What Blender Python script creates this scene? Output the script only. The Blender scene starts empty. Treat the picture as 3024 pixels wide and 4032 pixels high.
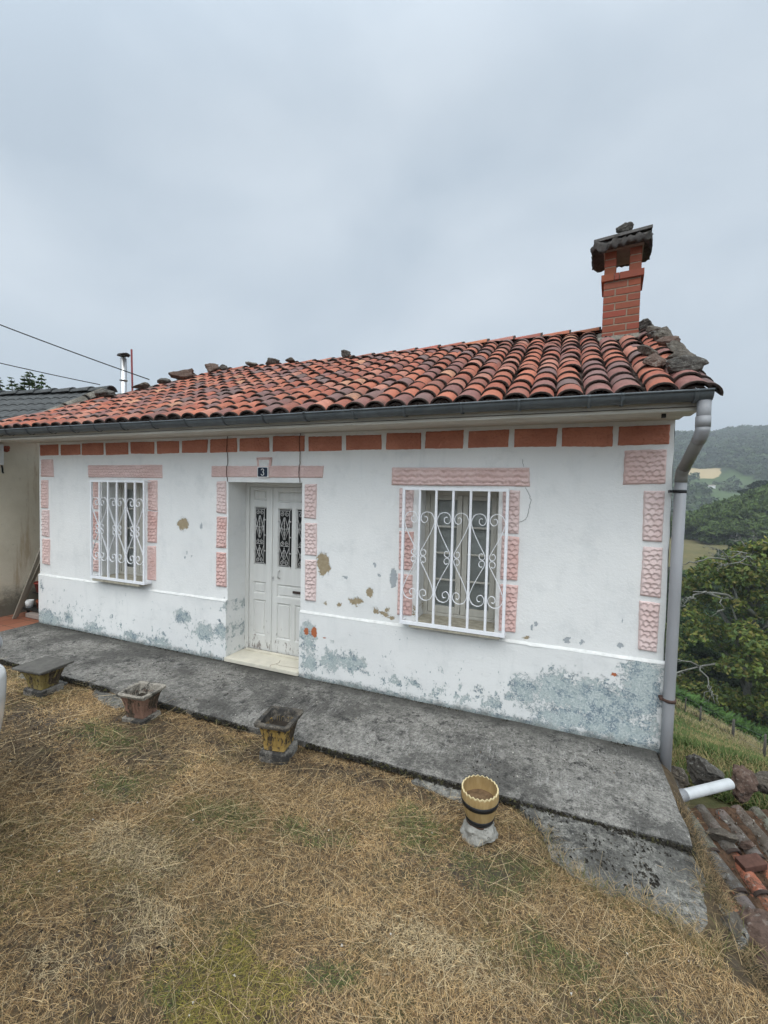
import bpy, bmesh, math, random
import numpy as np
from mathutils import Vector, Matrix, noise as mnoise

random.seed(7)
RNG = np.random.default_rng(7)
scene = bpy.context.scene
COL = scene.collection
PI = math.pi
SUNE, SKYFILL, EXPO = 1.5, 3.2, 0.27

# ------------------------------------------------------------------ helpers
def link(o, parent=None):
    COL.objects.link(o)
    if parent is not None:
        o.parent = parent
    return o

def tag(o, label=None, cat=None, group=None, kind=None):
    if label: o['label'] = label
    if cat: o['category'] = cat
    if group: o['group'] = group
    if kind: o['kind'] = kind
    return o

def empty(name, loc=(0, 0, 0), rz=0.0):
    o = bpy.data.objects.new(name, None)
    o.empty_display_size = 0.2
    o.location = loc
    o.rotation_euler = (0, 0, rz)
    return link(o)

class MB:
    """collects geometry for one mesh object"""
    def __init__(s):
        s.v = []; s.f = []; s.m = []; s.c = []; s.sm = []
    def add(s, verts, faces, mi=0, col=None, smooth=False):
        b = len(s.v)
        s.v.extend([tuple(p) for p in verts])
        for f in faces:
            s.f.append(tuple(i + b for i in f)); s.m.append(mi); s.sm.append(smooth)
        s.c.extend([col if col is not None else (1, 1, 1)] * len(verts))
        return s
    def box(s, x0, x1, y0, y1, z0, z1, mi=0, col=None, M=None):
        p = [Vector((x, y, z)) for x in (x0, x1) for y in (y0, y1) for z in (z0, z1)]
        if M is not None: p = [M @ q for q in p]
        return s.add(p, [(0, 1, 3, 2), (4, 6, 7, 5), (0, 4, 5, 1), (2, 3, 7, 6), (0, 2, 6, 4), (1, 5, 7, 3)], mi, col)
    def tube(s, path, r, n=8, mi=0, col=None, cap=True):
        P = [Vector(p) for p in path]
        rs = r if isinstance(r, (list, tuple)) else [r] * len(P)
        up = None; rings = []
        for i, p in enumerate(P):
            t = (P[min(i + 1, len(P) - 1)] - P[max(i - 1, 0)])
            if t.length < 1e-9: t = Vector((0, 0, 1))
            t.normalize()
            if up is None:
                up = t.orthogonal().normalized()
            else:
                up = up - t * up.dot(t)
                up = up.normalized() if up.length > 1e-6 else t.orthogonal().normalized()
            w = t.cross(up)
            rings.append([p + (up * math.cos(2 * PI * k / n) + w * math.sin(2 * PI * k / n)) * rs[i] for k in range(n)])
        vs = [q for rg in rings for q in rg]
        fs = []
        for i in range(len(P) - 1):
            for k in range(n):
                a = i * n + k; b = i * n + (k + 1) % n
                fs.append((a, b, b + n, a + n))
        if cap:
            fs.append(tuple(range(n - 1, -1, -1)))
            fs.append(tuple((len(P) - 1) * n + k for k in range(n)))
        return s.add(vs, fs, mi, col, True)
    def lathe(s, prof, n=24, c=(0, 0, 0), mi=0, col=None, wob=None):
        vs = []
        for (r, z) in prof:
            for k in range(n):
                a = 2 * PI * k / n
                vs.append((c[0] + r * math.cos(a), c[1] + r * math.sin(a), c[2] + z))
        fs = []
        for i in range(len(prof) - 1):
            for k in range(n):
                a = i * n + k; b = i * n + (k + 1) % n
                fs.append((a, b, b + n, a + n))
        return s.add(vs, fs, mi, col, True)
    def grid(s, fn, nu, nv, mi=0, col=None, smooth=True):
        vs = [fn(i / nu, j / nv) for i in range(nu + 1) for j in range(nv + 1)]
        fs = [(i * (nv + 1) + j, (i + 1) * (nv + 1) + j, (i + 1) * (nv + 1) + j + 1, i * (nv + 1) + j + 1) for i in range(nu) for j in range(nv)]
        return s.add(vs, fs, mi, col, smooth)
    def build(s, name, mats, parent=None, bevel=0.0, loc=None, rot=None, segs=2):
        me = bpy.data.meshes.new(name)
        me.from_pydata(s.v, [], s.f)
        if not isinstance(mats, (list, tuple)): mats = [mats]
        for m in mats: me.materials.append(m)
        me.polygons.foreach_set('material_index', s.m)
        me.polygons.foreach_set('use_smooth', s.sm)
        if any(c != (1, 1, 1) for c in s.c):
            at = me.attributes.new('tint', 'FLOAT_COLOR', 'POINT')
            at.data.foreach_set('color', np.array([(*c, 1.0) for c in s.c], dtype=np.float32).ravel())
        me.update()
        o = bpy.data.objects.new(name, me)
        if loc is not None: o.location = loc
        if rot is not None: o.rotation_euler = rot
        if bevel > 0:
            b = o.modifiers.new('bev', 'BEVEL'); b.width = bevel; b.segments = segs; b.limit_method = 'ANGLE'; b.angle_limit = math.radians(40)
        return link(o, parent)

def np_obj(name, V, F, mat, C=None, parent=None, smooth=False):
    """fast mesh from numpy arrays; F is (n,4) or (n,3)"""
    me = bpy.data.meshes.new(name)
    k = F.shape[1]
    me.vertices.add(len(V)); me.loops.add(F.size); me.polygons.add(len(F))
    me.vertices.foreach_set('co', np.ascontiguousarray(V, dtype=np.float32).ravel())
    me.loops.foreach_set('vertex_index', np.ascontiguousarray(F, dtype=np.int32).ravel())
    me.polygons.foreach_set('loop_start', np.arange(0, F.size, k, dtype=np.int32))
    me.polygons.foreach_set('loop_total', np.full(len(F), k, dtype=np.int32))
    me.polygons.foreach_set('use_smooth', np.full(len(F), smooth))
    if C is not None:
        at = me.attributes.new('tint', 'FLOAT_COLOR', 'POINT')
        cc = np.ones((len(V), 4), dtype=np.float32); cc[:, :3] = C
        at.data.foreach_set('color', cc.ravel())
    me.materials.append(mat)
    me.update(calc_edges=True); me.validate()
    o = bpy.data.objects.new(name, me)
    return link(o, parent)

def fbm(x, y, seed=0, octaves=4, scale=1.0):
    """cheap smooth value noise on numpy arrays, 0..1"""
    tot = np.zeros_like(x, dtype=np.float64); amp = 0.5; s = scale; norm = 0
    for o in range(octaves):
        xi = np.floor(x * s).astype(np.int64); yi = np.floor(y * s).astype(np.int64)
        fx = x * s - xi; fy = y * s - yi
        fx = fx * fx * (3 - 2 * fx); fy = fy * fy * (3 - 2 * fy)
        def h(a, b):
            n = (a * 374761393 + b * 668265263 + (seed + o * 17) * 2246822519) & 0xffffffff
            n = ((n ^ (n >> 13)) * 1274126177) & 0xffffffff
            return ((n ^ (n >> 16)) & 0xffff) / 65535.0
        v = (h(xi, yi) * (1 - fx) + h(xi + 1, yi) * fx) * (1 - fy) + (h(xi, yi + 1) * (1 - fx) + h(xi + 1, yi + 1) * fx) * fy
        tot += v * amp; norm += amp; amp *= 0.5; s *= 2.03
    return tot / norm

def sstep(a, b, x):
    t = np.clip((x - a) / (b - a), 0, 1); return t * t * (3 - 2 * t)

# ------------------------------------------------------------------ materials
class NT:
    def __init__(s, name, rough=0.85):
        s.m = bpy.data.materials.new(name); s.m.use_nodes = True
        s.t = s.m.node_tree; s.b = s.t.nodes['Principled BSDF']
        s.b.inputs['Roughness'].default_value = rough
        s.b.inputs['Specular IOR Level'].default_value = 0.3
    def n(s, ty, **kw):
        nd = s.t.nodes.new(ty)
        for k, v in kw.items():
            if k.startswith('_'): setattr(nd, k[1:], v)
        return nd
    def put(s, sock, v):
        if isinstance(v, bpy.types.NodeSocket): s.t.links.new(v, sock)
        elif isinstance(v, tuple) and len(v) == 3 and sock.type == 'RGBA': sock.default_value = (*v, 1)
        else: sock.default_value = v
    def co(s):
        return s.n('ShaderNodeTexCoord').outputs['Object']
    def map(s, v, scale=(1, 1, 1), loc=(0, 0, 0), rot=(0, 0, 0)):
        nd = s.n('ShaderNodeMapping'); s.put(nd.inputs[0], v)
        nd.inputs['Scale'].default_value = scale; nd.inputs['Location'].default_value = loc; nd.inputs['Rotation'].default_value = rot
        return nd.outputs[0]
    def noise(s, v, scale, detail=5, rough=0.6, dist=0.0, col=False):
        nd = s.n('ShaderNodeTexNoise'); s.put(nd.inputs['Vector'], v)
        nd.inputs['Scale'].default_value = scale; nd.inputs['Detail'].default_value = detail; nd.inputs['Roughness'].default_value = rough; nd.inputs['Distortion'].default_value = dist
        return nd.outputs['Color' if col else 'Fac']
    def vor(s, v, scale, feat='F1', out='Distance', rnd=1.0):
        nd = s.n('ShaderNodeTexVoronoi'); nd.feature = feat; s.put(nd.inputs['Vector'], v); nd.inputs['Scale'].default_value = scale
        nd.inputs['Randomness'].default_value = rnd
        return nd.outputs[out]
    def math(s, op, a, b=0.0, c=0.0, clamp=False):
        nd = s.n('ShaderNodeMath'); nd.operation = op; nd.use_clamp = clamp
        s.put(nd.inputs[0], a); s.put(nd.inputs[1], b)
        if op in ('MULTIPLY_ADD', 'SMOOTH_MIN', 'SMOOTH_MAX', 'COMPARE'): s.put(nd.inputs[2], c)
        return nd.outputs[0]
    def vm(s, op, a, b=(0, 0, 0)):
        nd = s.n('ShaderNodeVectorMath'); nd.operation = op
        s.put(nd.inputs[0], a)
        if op != 'LENGTH': s.put(nd.inputs[1], b)
        return nd.outputs['Value' if op in ('LENGTH', 'DOT_PRODUCT', 'DISTANCE') else 'Vector']
    def sep(s, v):
        nd = s.n('ShaderNodeSeparateXYZ'); s.put(nd.inputs[0], v); return nd.outputs
    def ramp(s, f, stops, interp='LINEAR'):
        nd = s.n('ShaderNodeValToRGB'); s.put(nd.inputs[0], f); cr = nd.color_ramp; cr.interpolation = interp
        while len(cr.elements) < len(stops): cr.elements.new(0.5)
        for e, (p, c) in zip(cr.elements, stops):
            e.position = p; e.color = (*c, 1) if isinstance(c, tuple) else (c, c, c, 1)
        return nd.outputs['Color']
    def rng(s, f, a, b, lo=0.0, hi=1.0):
        nd = s.n('ShaderNodeMapRange'); nd.interpolation_type = 'SMOOTHSTEP'
        s.put(nd.inputs[0], f); nd.inputs[1].default_value = a; nd.inputs[2].default_value = b; nd.inputs[3].default_value = lo; nd.inputs[4].default_value = hi
        return nd.outputs[0]
    def mix(s, f, a, b, mode='MIX'):
        nd = s.n('ShaderNodeMix'); nd.data_type = 'RGBA'; nd.blend_type = mode
        s.put(nd.inputs[0], f); s.put(nd.inputs[6], a); s.put(nd.inputs[7], b)
        return nd.outputs[2]
    def bump(s, h, strength=0.5, dist=0.01):
        nd = s.n('ShaderNodeBump'); s.put(nd.inputs['Height'], h); nd.inputs['Strength'].default_value = strength; nd.inputs['Distance'].default_value = dist
        s.t.links.new(nd.outputs[0], s.b.inputs['Normal'])
    def attr(s, name='tint'):
        nd = s.n('ShaderNodeAttribute'); nd.attribute_name = name; return nd.outputs['Color']
    def color(s, c):
        s.put(s.b.inputs['Base Color'], c); return s
    def rough(s, r):
        s.put(s.b.inputs['Roughness'], r); return s

def simple(name, col, rough=0.8, var=0.15, scale=12.0, bump=0.0, bscale=60.0, metal=0.0, bdist=0.004):
    k = NT(name, rough); P = k.co()
    f = k.noise(P, scale, 6, 0.65)
    lo = tuple(c * (1 - var) for c in col); hi = tuple(min(1, c * (1 + var)) for c in col)
    k.color(k.ramp(f, [(0.3, lo), (0.7, hi)]))
    if bump: k.bump(k.noise(P, bscale, 4, 0.7), bump, bdist)
    k.b.inputs['Metallic'].default_value = metal
    return k.m

def ellipse_min(k, P, lst):
    """min over ellipses (x, z, rx, rz) of normalised distance on the XZ plane, P already warped"""
    out = None
    for (x, z, rx, rz) in lst:
        d = k.vm('LENGTH', k.vm('MULTIPLY', k.vm('SUBTRACT', P, (x, 0, z)), (1 / rx, 0, 1 / rz)))
        out = d if out is None else k.math('MINIMUM', out, d)
    return out

OCHRE = [(4.753, 1.2, 0.075, 0.125), (5.148, 0.846, 0.083, 0.038), (5.297, 0.951, 0.04, 0.05), (4.944, 0.784, 0.029, 0.022), (4.784, 0.779, 0.021, 0.018), (2.784, 1.523, 0.089, 0.075), (5.369, 0.772, 0.03, 0.031), (5.457, 0.749, 0.05, 0.024), (5.484, 0.807, 0.03, 0.027), (6.815, 0.708, 0.027, 0.021), (5.765, 0.825, 0.012, 0.055), (5.53, 0.72, 0.03, 0.02)]
GREYC = [(5.545, 1.119, 0.038, 0.1), (3.067, 1.521, 0.023, 0.041), (6.856, 0.805, 0.015, 0.028), (6.891, 0.838, 0.015, 0.02), (2.817, 1.119, 0.012, 0.021), (2.931, 1.142, 0.012, 0.015), (7.15, 0.733, 0.028, 0.03), (7.266, 0.74, 0.016, 0.02), (7.551, 0.751, 0.026, 0.023), (7.557, 0.957, 0.009, 0.024), (5.342, 1.235, 0.02, 0.03), (5.394, 1.131, 0.016, 0.019), (5.01, 1.08, 0.04, 0.012), (2.846, 1.181, 0.012, 0.016)]
BLUE = [(7.713, 0.541, 0.145, 0.16), (7.72, 0.40, 0.16, 0.26), (7.401, 0.255, 0.36, 0.18), (7.087, 0.30, 0.18, 0.16), (6.80, 0.24, 0.15, 0.12), (4.58, 0.386, 0.10, 0.16), (4.62, 0.10, 0.10, 0.10), (5.119, 0.206, 0.165, 0.085), (4.861, 0.19, 0.11, 0.10), (2.80, 0.387, 0.12, 0.085), (3.14, 0.246, 0.16, 0.10), (3.40, 0.30, 0.08, 0.11), (7.55, 0.06, 0.32, 0.10), (7.15, 0.07, 0.26, 0.09), (5.796, 0.121, 0.07, 0.05), (5.58, 0.10, 0.06, 0.045), (6.283, 0.06, 0.06, 0.035), (6.415, 0.173, 0.022, 0.04), (6.029, 0.08, 0.03, 0.05), (6.55, 0.07, 0.08, 0.06), (3.445, 0.60, 0.03, 0.07), (0.22, 0.02, 0.26, 0.13), (0.678, 0.11, 0.08, 0.09), (1.2, 0.03, 0.2, 0.05), (1.954, 0.03, 0.15, 0.06), (0.08, 0.50, 0.05, 0.05), (2.4, 0.02, 0.2, 0.05)]
ORANGE = [(4.571, 0.461, 0.027, 0.045), (4.666, 0.461, 0.039, 0.055), (4.79, 0.416, 0.021, 0.009), (7.516, 0.513, 0.03, 0.014)]

def plaster(name, dado=False):
    k = NT(name, 0.78); P = k.co()
    wn = k.vm('SUBTRACT', k.noise(P, 10, 8, 0.78, col=True), (0.5, 0.5, 0.5))
    wn2 = k.vm('SUBTRACT', k.noise(P, 55, 3, 0.6, col=True), (0.5, 0.5, 0.5))
    def warp(a, b):
        return k.vm('ADD', P, k.vm('ADD', k.vm('MULTIPLY', wn, (a, a, a)), k.vm('MULTIPLY', wn2, (b, b, b))))
    big = k.noise(P, 0.9, 4, 0.6)
    base = k.ramp(big, [(0.3, (0.73, 0.735, 0.72)), (0.7, (0.81, 0.81, 0.785))])
    # grime: faint vertical streaking and blotches
    st = k.noise(k.map(P, (5, 5, 0.9)), 1.6, 5, 0.7)
    base = k.mix(k.rng(st, 0.52, 0.78, 0, 0.35), base, (0.56, 0.58, 0.57))
    base = k.mix(k.rng(k.noise(P, 2.7, 8, 0.75), 0.50, 0.66, 0, 0.40), base, (0.60, 0.615, 0.605))
    base = k.mix(k.rng(k.noise(k.map(P, (0.7, 0.7, 3)), 6, 7, 0.75), 0.57, 0.68, 0, 0.30), base, (0.60, 0.60, 0.575))
    zz = k.sep(P)[2]
    hgt = k.noise(P, 42, 6, 0.72)
    if dado:
        pz = warp(0.42, 0.14)
        e = ellipse_min(k, pz, BLUE)
        band = k.rng(zz, -0.08, 0.10, 0.62, 1.9)                   # a torn strip just above the path
        e2 = k.math('MINIMUM', e, band)
        fine = k.noise(P, 26, 9, 0.82)
        thr = k.math('ADD', e2, k.math('MULTIPLY', k.math('SUBTRACT', fine, 0.5), 3.4))
        mask = k.rng(thr, 1.02, 0.92, 0, 1)
        chips = k.rng(k.math('ADD', k.noise(k.map(P, (1, 1, 0.7)), 17, 5, 0.7), k.rng(zz, 0.05, 0.7, 0.075, -0.02)), 0.665, 0.68, 0, 1)
        mask = k.math('MAXIMUM', mask, chips)
        tone = k.noise(P, 8.5, 9, 0.8)
        blue = k.ramp(tone, [(0.34, (0.12, 0.165, 0.205)), (0.45, (0.20, 0.26, 0.29)), (0.54, (0.42, 0.48, 0.465)), (0.62, (0.27, 0.33, 0.345)), (0.72, (0.48, 0.52, 0.50))])
        blue = k.mix(k.rng(k.noise(P, 70, 5, 0.8), 0.49, 0.57, 0, 0.7), blue, (0.62, 0.65, 0.63))
        c = k.mix(mask, base, blue)
        eo = ellipse_min(k, warp(0.08, 0.03), ORANGE)
        mo = k.rng(eo, 1.0, 0.9, 0, 1)
        c = k.mix(mo, c, (0.42, 0.13, 0.055))
        dirt = k.rng(k.math('ADD', zz, k.math('MULTIPLY', k.noise(P, 9, 5, 0.7), 0.16)), 0.0, 0.10, 0.8, 0.0)
        c = k.mix(dirt, c, (0.13, 0.135, 0.12))
        depth = k.math('MAXIMUM', mask, mo)
    else:
        eo = ellipse_min(k, warp(0.17, 0.06), OCHRE)
        mo = k.rng(eo, 1.0, 0.93, 0, 1)
        eg = ellipse_min(k, warp(0.11, 0.05), GREYC)
        mg = k.rng(eg, 1.0, 0.9, 0, 1)
        mid = k.rng(eo, 1.35, 1.1, 0, 0.5)
        c = k.mix(k.math('MULTIPLY', mid, k.rng(k.noise(P, 30, 4), 0.5, 0.56)), base, (0.46, 0.49, 0.50))
        och = k.ramp(k.noise(P, 30, 5, 0.7), [(0.3, (0.27, 0.21, 0.125)), (0.7, (0.40, 0.33, 0.22))])
        c = k.mix(mo, c, och)
        c = k.mix(mg, c, (0.37, 0.40, 0.415))
        chips = k.rng(k.math('ADD', k.noise(k.map(P, (1, 1, 0.8)), 15, 5, 0.65), k.rng(zz, 0.15, 1.4, 0.085, -0.06)), 0.695, 0.71, 0, 0.85)
        c = k.mix(chips, c, (0.40, 0.42, 0.42))
        depth = k.math('MAXIMUM', k.math('MAXIMUM', mo, mg), chips)
    k.color(c)
    h = k.math('SUBTRACT', k.math('ADD', k.math('MULTIPLY', hgt, 0.6), k.math('MULTIPLY', k.noise(P, 5, 7, 0.7), 0.9)), k.math('MULTIPLY', depth, 0.6))
    k.bump(h, 0.62, 0.011)
    return k.m

def stone_block(name, c0, c1, dark):
    k = NT(name, 0.85); P = k.co()
    f = k.noise(P, 3.0, 4, 0.6)
    c = k.ramp(f, [(0.3, c0), (0.7, c1)])
    c = k.mix(k.rng(k.noise(P, 55, 5, 0.75), 0.52, 0.72, 0, 0.55), c, dark)
    c = k.mix(k.rng(k.noise(P, 8, 6, 0.75), 0.60, 0.72, 0, 0.5), c, tuple(min(1, x * 1.35 + 0.05) for x in c1))
    k.color(c); k.bump(k.noise(P, 90, 5, 0.75), 0.5, 0.006)
    return k.m

def concrete(name, lo=(0.16, 0.157, 0.15), hi=(0.34, 0.335, 0.32), spots=(0.035, 0.034, 0.032), spotn=0.55, streak=True, green=0.0, spots_scale=11, foot=False):
    k = NT(name, 0.92); P = k.co()
    c = k.ramp(k.noise(P, 30, 9, 0.85), [(0.36, lo), (0.50, tuple((a + b) * .5 for a, b in zip(lo, hi))), (0.62, hi)])
    c = k.mix(k.rng(k.noise(P, 1.3, 8, 0.78), 0.44, 0.60, 0, 0.75), c, tuple(x * 0.6 for x in lo))
    c = k.mix(k.rng(k.noise(P, 14, 9, 0.85), 0.52, 0.60, 0, 0.65), c, tuple(x * 0.5 for x in lo))
    if streak:
        s1 = k.noise(k.map(P, (14, 1.2, 1), rot=(0, 0, 0.35)), 7, 4, 0.7)
        c = k.mix(k.math('MULTIPLY', k.rng(s1, 0.52, 0.68, 0, 0.6), k.rng(k.noise(P, 2.1, 3), 0.45, 0.62)), c, (0.42, 0.41, 0.39))
        s2 = k.noise(k.map(P, (1.0, 16, 1), rot=(0, 0, 0.12)), 6, 4, 0.7)
        c = k.mix(k.math('MULTIPLY', k.rng(s2, 0.54, 0.66, 0, 0.7), k.rng(k.noise(P, 1.5, 3), 0.5, 0.62)), c, tuple(x * 0.6 for x in lo))
    c = k.mix(k.rng(k.noise(P, 85, 5, 0.8), 0.54, 0.62, 0, 0.8), c, spots)
    c = k.mix(k.rng(k.noise(P, 70, 4, 0.8, 0.5), 0.62, 0.70, 0, 0.8), c, (0.50, 0.49, 0.46))
    sp = k.rng(k.math('ADD', k.noise(P, spots_scale, 8, 0.8), k.math('MULTIPLY', k.noise(P, 2.2, 3), 0.25)), spotn + 0.13, spotn + 0.19, 0, 0.85)
    c = k.mix(sp, c, spots)
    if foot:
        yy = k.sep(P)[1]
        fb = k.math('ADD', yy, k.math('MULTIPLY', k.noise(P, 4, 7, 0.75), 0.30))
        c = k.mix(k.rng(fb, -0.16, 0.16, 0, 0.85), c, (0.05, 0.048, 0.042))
    if green:
        c = k.mix(k.rng(k.noise(P, 3.1, 6, 0.7), 0.6, 0.72, 0, green), c, (0.10, 0.10, 0.045))
    k.color(c)
    k.bump(k.math('ADD', k.noise(P, 60, 6, 0.75), k.math('MULTIPLY', k.noise(P, 9, 5, 0.7), 2.0)), 0.8, 0.010)
    return k.m

def tile_mat(name, lichen=0.35, dark=(0.045, 0.036, 0.03), old=0.0):
    k = NT(name, 0.88); P = k.co()
    c = k.attr()
    v = k.noise(P, 20, 6, 0.7)
    c = k.mix(1.0, c, k.ramp(v, [(0.25, (0.70, 0.70, 0.70)), (0.75, (1.18, 1.16, 1.14))]), 'MULTIPLY')
    c = k.mix(k.rng(k.noise(P, 1.9, 7, 0.75), 0.50, 0.64, 0, 0.55), c, (0.15, 0.095, 0.08))
    c = k.mix(k.rng(k.noise(P, 9, 8, 0.8), 0.62 - lichen * 0.2, 0.72, 0, 0.9), c, dark)
    c = k.mix(k.rng(k.noise(P, 34, 6, 0.8), 0.63, 0.70, 0, 0.6), c, (0.36, 0.32, 0.27))
    if old:
        c = k.mix(k.rng(k.noise(k.map(P, (1, 1, 1)), 7, 9, 0.85), 0.44, 0.56, 0, old), c, (0.075, 0.060, 0.045))
        c = k.mix(k.rng(k.noise(P, 16, 9, 0.85), 0.56, 0.62, 0, 0.75), c, (0.36, 0.355, 0.32))
        c = k.mix(k.rng(k.noise(P, 40, 6, 0.85), 0.56, 0.62, 0, 0.8), c, (0.03, 0.024, 0.018))
    k.color(c); k.bump(k.noise(P, 55 if not old else 38, 6, 0.8), 0.5 + .5 * (old > 0), 0.005 + .006 * (old > 0))
    return k.m

def attr_mat(name, rough=0.8, trans=0.0, bump=0):
    k = NT(name, rough); c = k.attr(); k.color(c)
    if trans:
        tr = k.n('ShaderNodeBsdfTranslucent'); k.put(tr.inputs[0], c)
        mx = k.n('ShaderNodeMixShader'); mx.inputs[0].default_value = trans
        k.t.links.new(k.b.outputs[0], mx.inputs[1]); k.t.links.new(tr.outputs[0], mx.inputs[2])
        k.t.links.new(mx.outputs[0], k.t.nodes['Material Output'].inputs[0])
    return k.m

def rock_mat(name, lo, hi, lich=(0.42, 0.43, 0.40), amt=0.5):
    k = NT(name, 0.9); P = k.co()
    c = k.ramp(k.noise(P, 14, 9, 0.8), [(0.34, lo), (0.66, hi)])
    c = k.mix(k.rng(k.noise(P, 26, 7, 0.8), 0.55, 0.62, 0, amt), c, lich)
    c = k.mix(k.rng(k.noise(P, 12, 9, 0.85), 0.55, 0.63, 0, 0.9), c, (0.022, 0.019, 0.017))
    k.color(c); k.bump(k.math('ADD', k.noise(P, 28, 7, 0.8), k.vor(P, 12)), 0.9, 0.014)
    return k.m

M = {}
M['plaster'] = plaster('peeling_white_plaster')
M['dado'] = plaster('peeling_dado_plaster', True)
M['ledge'] = simple('whitewashed_ledge', (0.70, 0.70, 0.675), 0.75, 0.14, 16, 0.5, 40)
M['course'] = stone_block('orange_stucco_block', (0.40, 0.150, 0.095), (0.54, 0.225, 0.145), (0.20, 0.07, 0.05))
M['pink'] = stone_block('pale_pink_stucco_block', (0.64, 0.48, 0.45), (0.74, 0.61, 0.58), (0.44, 0.27, 0.245))
M['rose'] = stone_block('rose_stucco_block', (0.60, 0.36, 0.32), (0.74, 0.56, 0.52), (0.44, 0.20, 0.17))
M['pinkgrey'] = stone_block('dull_pink_stucco_block', (0.64, 0.45, 0.41), (0.75, 0.57, 0.53), (0.42, 0.26, 0.235))
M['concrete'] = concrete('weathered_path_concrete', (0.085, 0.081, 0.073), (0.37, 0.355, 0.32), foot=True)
M['apron'] = concrete('lichen_concrete', (0.075, 0.072, 0.064), (0.36, 0.35, 0.31), spotn=0.52, streak=False, green=0.35, spots_scale=24)
M['marble'] = simple('cream_marble', (0.62, 0.58, 0.48), 0.45, 0.12, 6, 0.1, 20)
M['paintwood'] = None
def painted_wood(name, col=(0.68, 0.675, 0.64), worn=0.60):
    k = NT(name, 0.55); P = k.co()
    c = k.ramp(k.noise(k.map(P, (6, 6, 0.7)), 3, 5, 0.6), [(0.3, tuple(x * 0.88 for x in col)), (0.7, col)])
    zz = k.sep(P)[2]
    w = k.math('ADD', k.noise(k.map(P, (3, 3, 1)), 9, 7, 0.75), k.rng(zz, 0.0, 0.45, 0.13, 0.0))
    c = k.mix(k.rng(w, worn + 0.06, worn + 0.10, 0, 0.9), c, (0.22, 0.19, 0.17))
    k.color(c); k.bump(k.noise(k.map(P, (8, 8, 1)), 12, 5, 0.7), 0.25, 0.004)
    return k.m
M['doorpaint'] = painted_wood('worn_white_door_paint')
M['windowpaint'] = painted_wood('old_cream_window_paint', (0.52, 0.50, 0.44), 0.64)
M['shutter'] = simple('grey_green_inner_shutter', (0.50, 0.50, 0.465), 0.7, 0.1, 8)
M['ironwhite'] = simple('white_painted_iron', (0.80, 0.81, 0.83), 0.4, 0.05, 30)
M['doorgrille'] = simple('silver_painted_iron', (0.52, 0.51, 0.49), 0.45, 0.15, 40)
M['soffit'] = None
def boards(name):
    k = NT(name, 0.7); P = k.co()
    c = k.ramp(k.noise(k.map(P, (0.5, 6, 6)), 4, 6, 0.7), [(0.3, (0.42, 0.40, 0.345)), (0.65, (0.58, 0.555, 0.49))])
    c = k.mix(k.rng(k.noise(k.map(P, (0.35, 9, 9)), 6, 6, 0.75), 0.62, 0.68, 0, 0.8), c, (0.13, 0.11, 0.085))
    k.color(c); k.bump(k.noise(k.map(P, (0.6, 12, 12)), 8, 5), 0.4, 0.006); return k.m
M['soffit'] = boards('old_white_eave_boards')
M['zinc'] = simple('weathered_zinc', (0.105, 0.12, 0.128), 0.5, 0.22, 7, 0.15, 30, 0.25)
M['zincband'] = simple('dark_gutter_bracket', (0.055, 0.062, 0.066), 0.6, 0.2, 12)
M['pvc'] = None
def pvc(name, col, dirt=0.3):
    k = NT(name, 0.42); P = k.co()
    c = k.ramp(k.noise(k.map(P, (3, 3, 0.8)), 3, 5, 0.65), [(0.3, tuple(x * 0.86 for x in col)), (0.7, col)])
    c = k.mix(k.rng(k.noise(P, 18, 6, 0.8), 0.58, 0.74, 0, dirt), c, (0.16, 0.155, 0.14))
    k.color(c); return k.m
M['pvc'] = pvc('grey_pvc_pipe', (0.30, 0.305, 0.315))
M['pvcwhite'] = pvc('pale_pvc_pipe', (0.56, 0.58, 0.585), 0.25)
M['pvcold'] = pvc('dirty_pvc_pipe', (0.20, 0.195, 0.18), 0.6)
M['rustclamp'] = simple('rusty_clamp', (0.075, 0.045, 0.035), 0.8, 0.4, 40)
M['tile'] = tile_mat('terracotta_roof_tile', 0.30)
M['tilerim'] = simple('lichen_blackened_tile_edge', (0.050, 0.036, 0.030), 0.95, 0.45, 30, 0.5, 60)
M['tiledark'] = tile_mat('dark_channel_tile', 0.9)  # darker, blotchier tile for the channels between the covers
M['deck'] = simple('dark_roof_boards', (0.03, 0.027, 0.024), 0.95, 0.2)
M['mortar'] = concrete('lime_mortar', (0.14, 0.125, 0.10), (0.30, 0.275, 0.23), streak=False, green=0.35)
def brick(name):
    k = NT(name, 0.85); P = k.co()
    c = k.attr()
    c = k.mix(k.rng(k.noise(P, 25, 6, 0.75), 0.4, 0.75, 0, 0.45), c, (0.20, 0.07, 0.045))
    c = k.mix(k.rng(k.noise(P, 60, 4, 0.8), 0.64, 0.7, 0, 0.5), c, (0.40, 0.24, 0.17))
    k.color(c); k.bump(k.noise(P, 80, 5, 0.75), 0.5, 0.004); return k.m
M['brick'] = brick('orange_red_brick')
M['joint'] = simple('grey_brick_joint', (0.27, 0.215, 0.16), 0.95, 0.25, 30, 0.5, 60)
M['capstone'] = rock_mat('sooty_chimney_cap', (0.035, 0.032, 0.030), (0.10, 0.092, 0.085), (0.16, 0.15, 0.13), 0.5)
M['slab'] = simple('pale_concrete_lintel', (0.30, 0.25, 0.22), 0.9, 0.15, 14, 0.4, 50)
M['rock'] = rock_mat('grey_field_stone', (0.042, 0.036, 0.030), (0.165, 0.142, 0.112), (0.30, 0.29, 0.25), .4)
M['rockbrown'] = rock_mat('brown_sandstone', (0.06, 0.04, 0.031), (0.165, 0.108, 0.082), (0.36, 0.34, 0.30), 0.35)
M['rockdark'] = rock_mat('black_lichen_stone', (0.035, 0.031, 0.028), (0.14, 0.13, 0.112), (0.36, 0.37, 0.34), 0.5)
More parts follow.
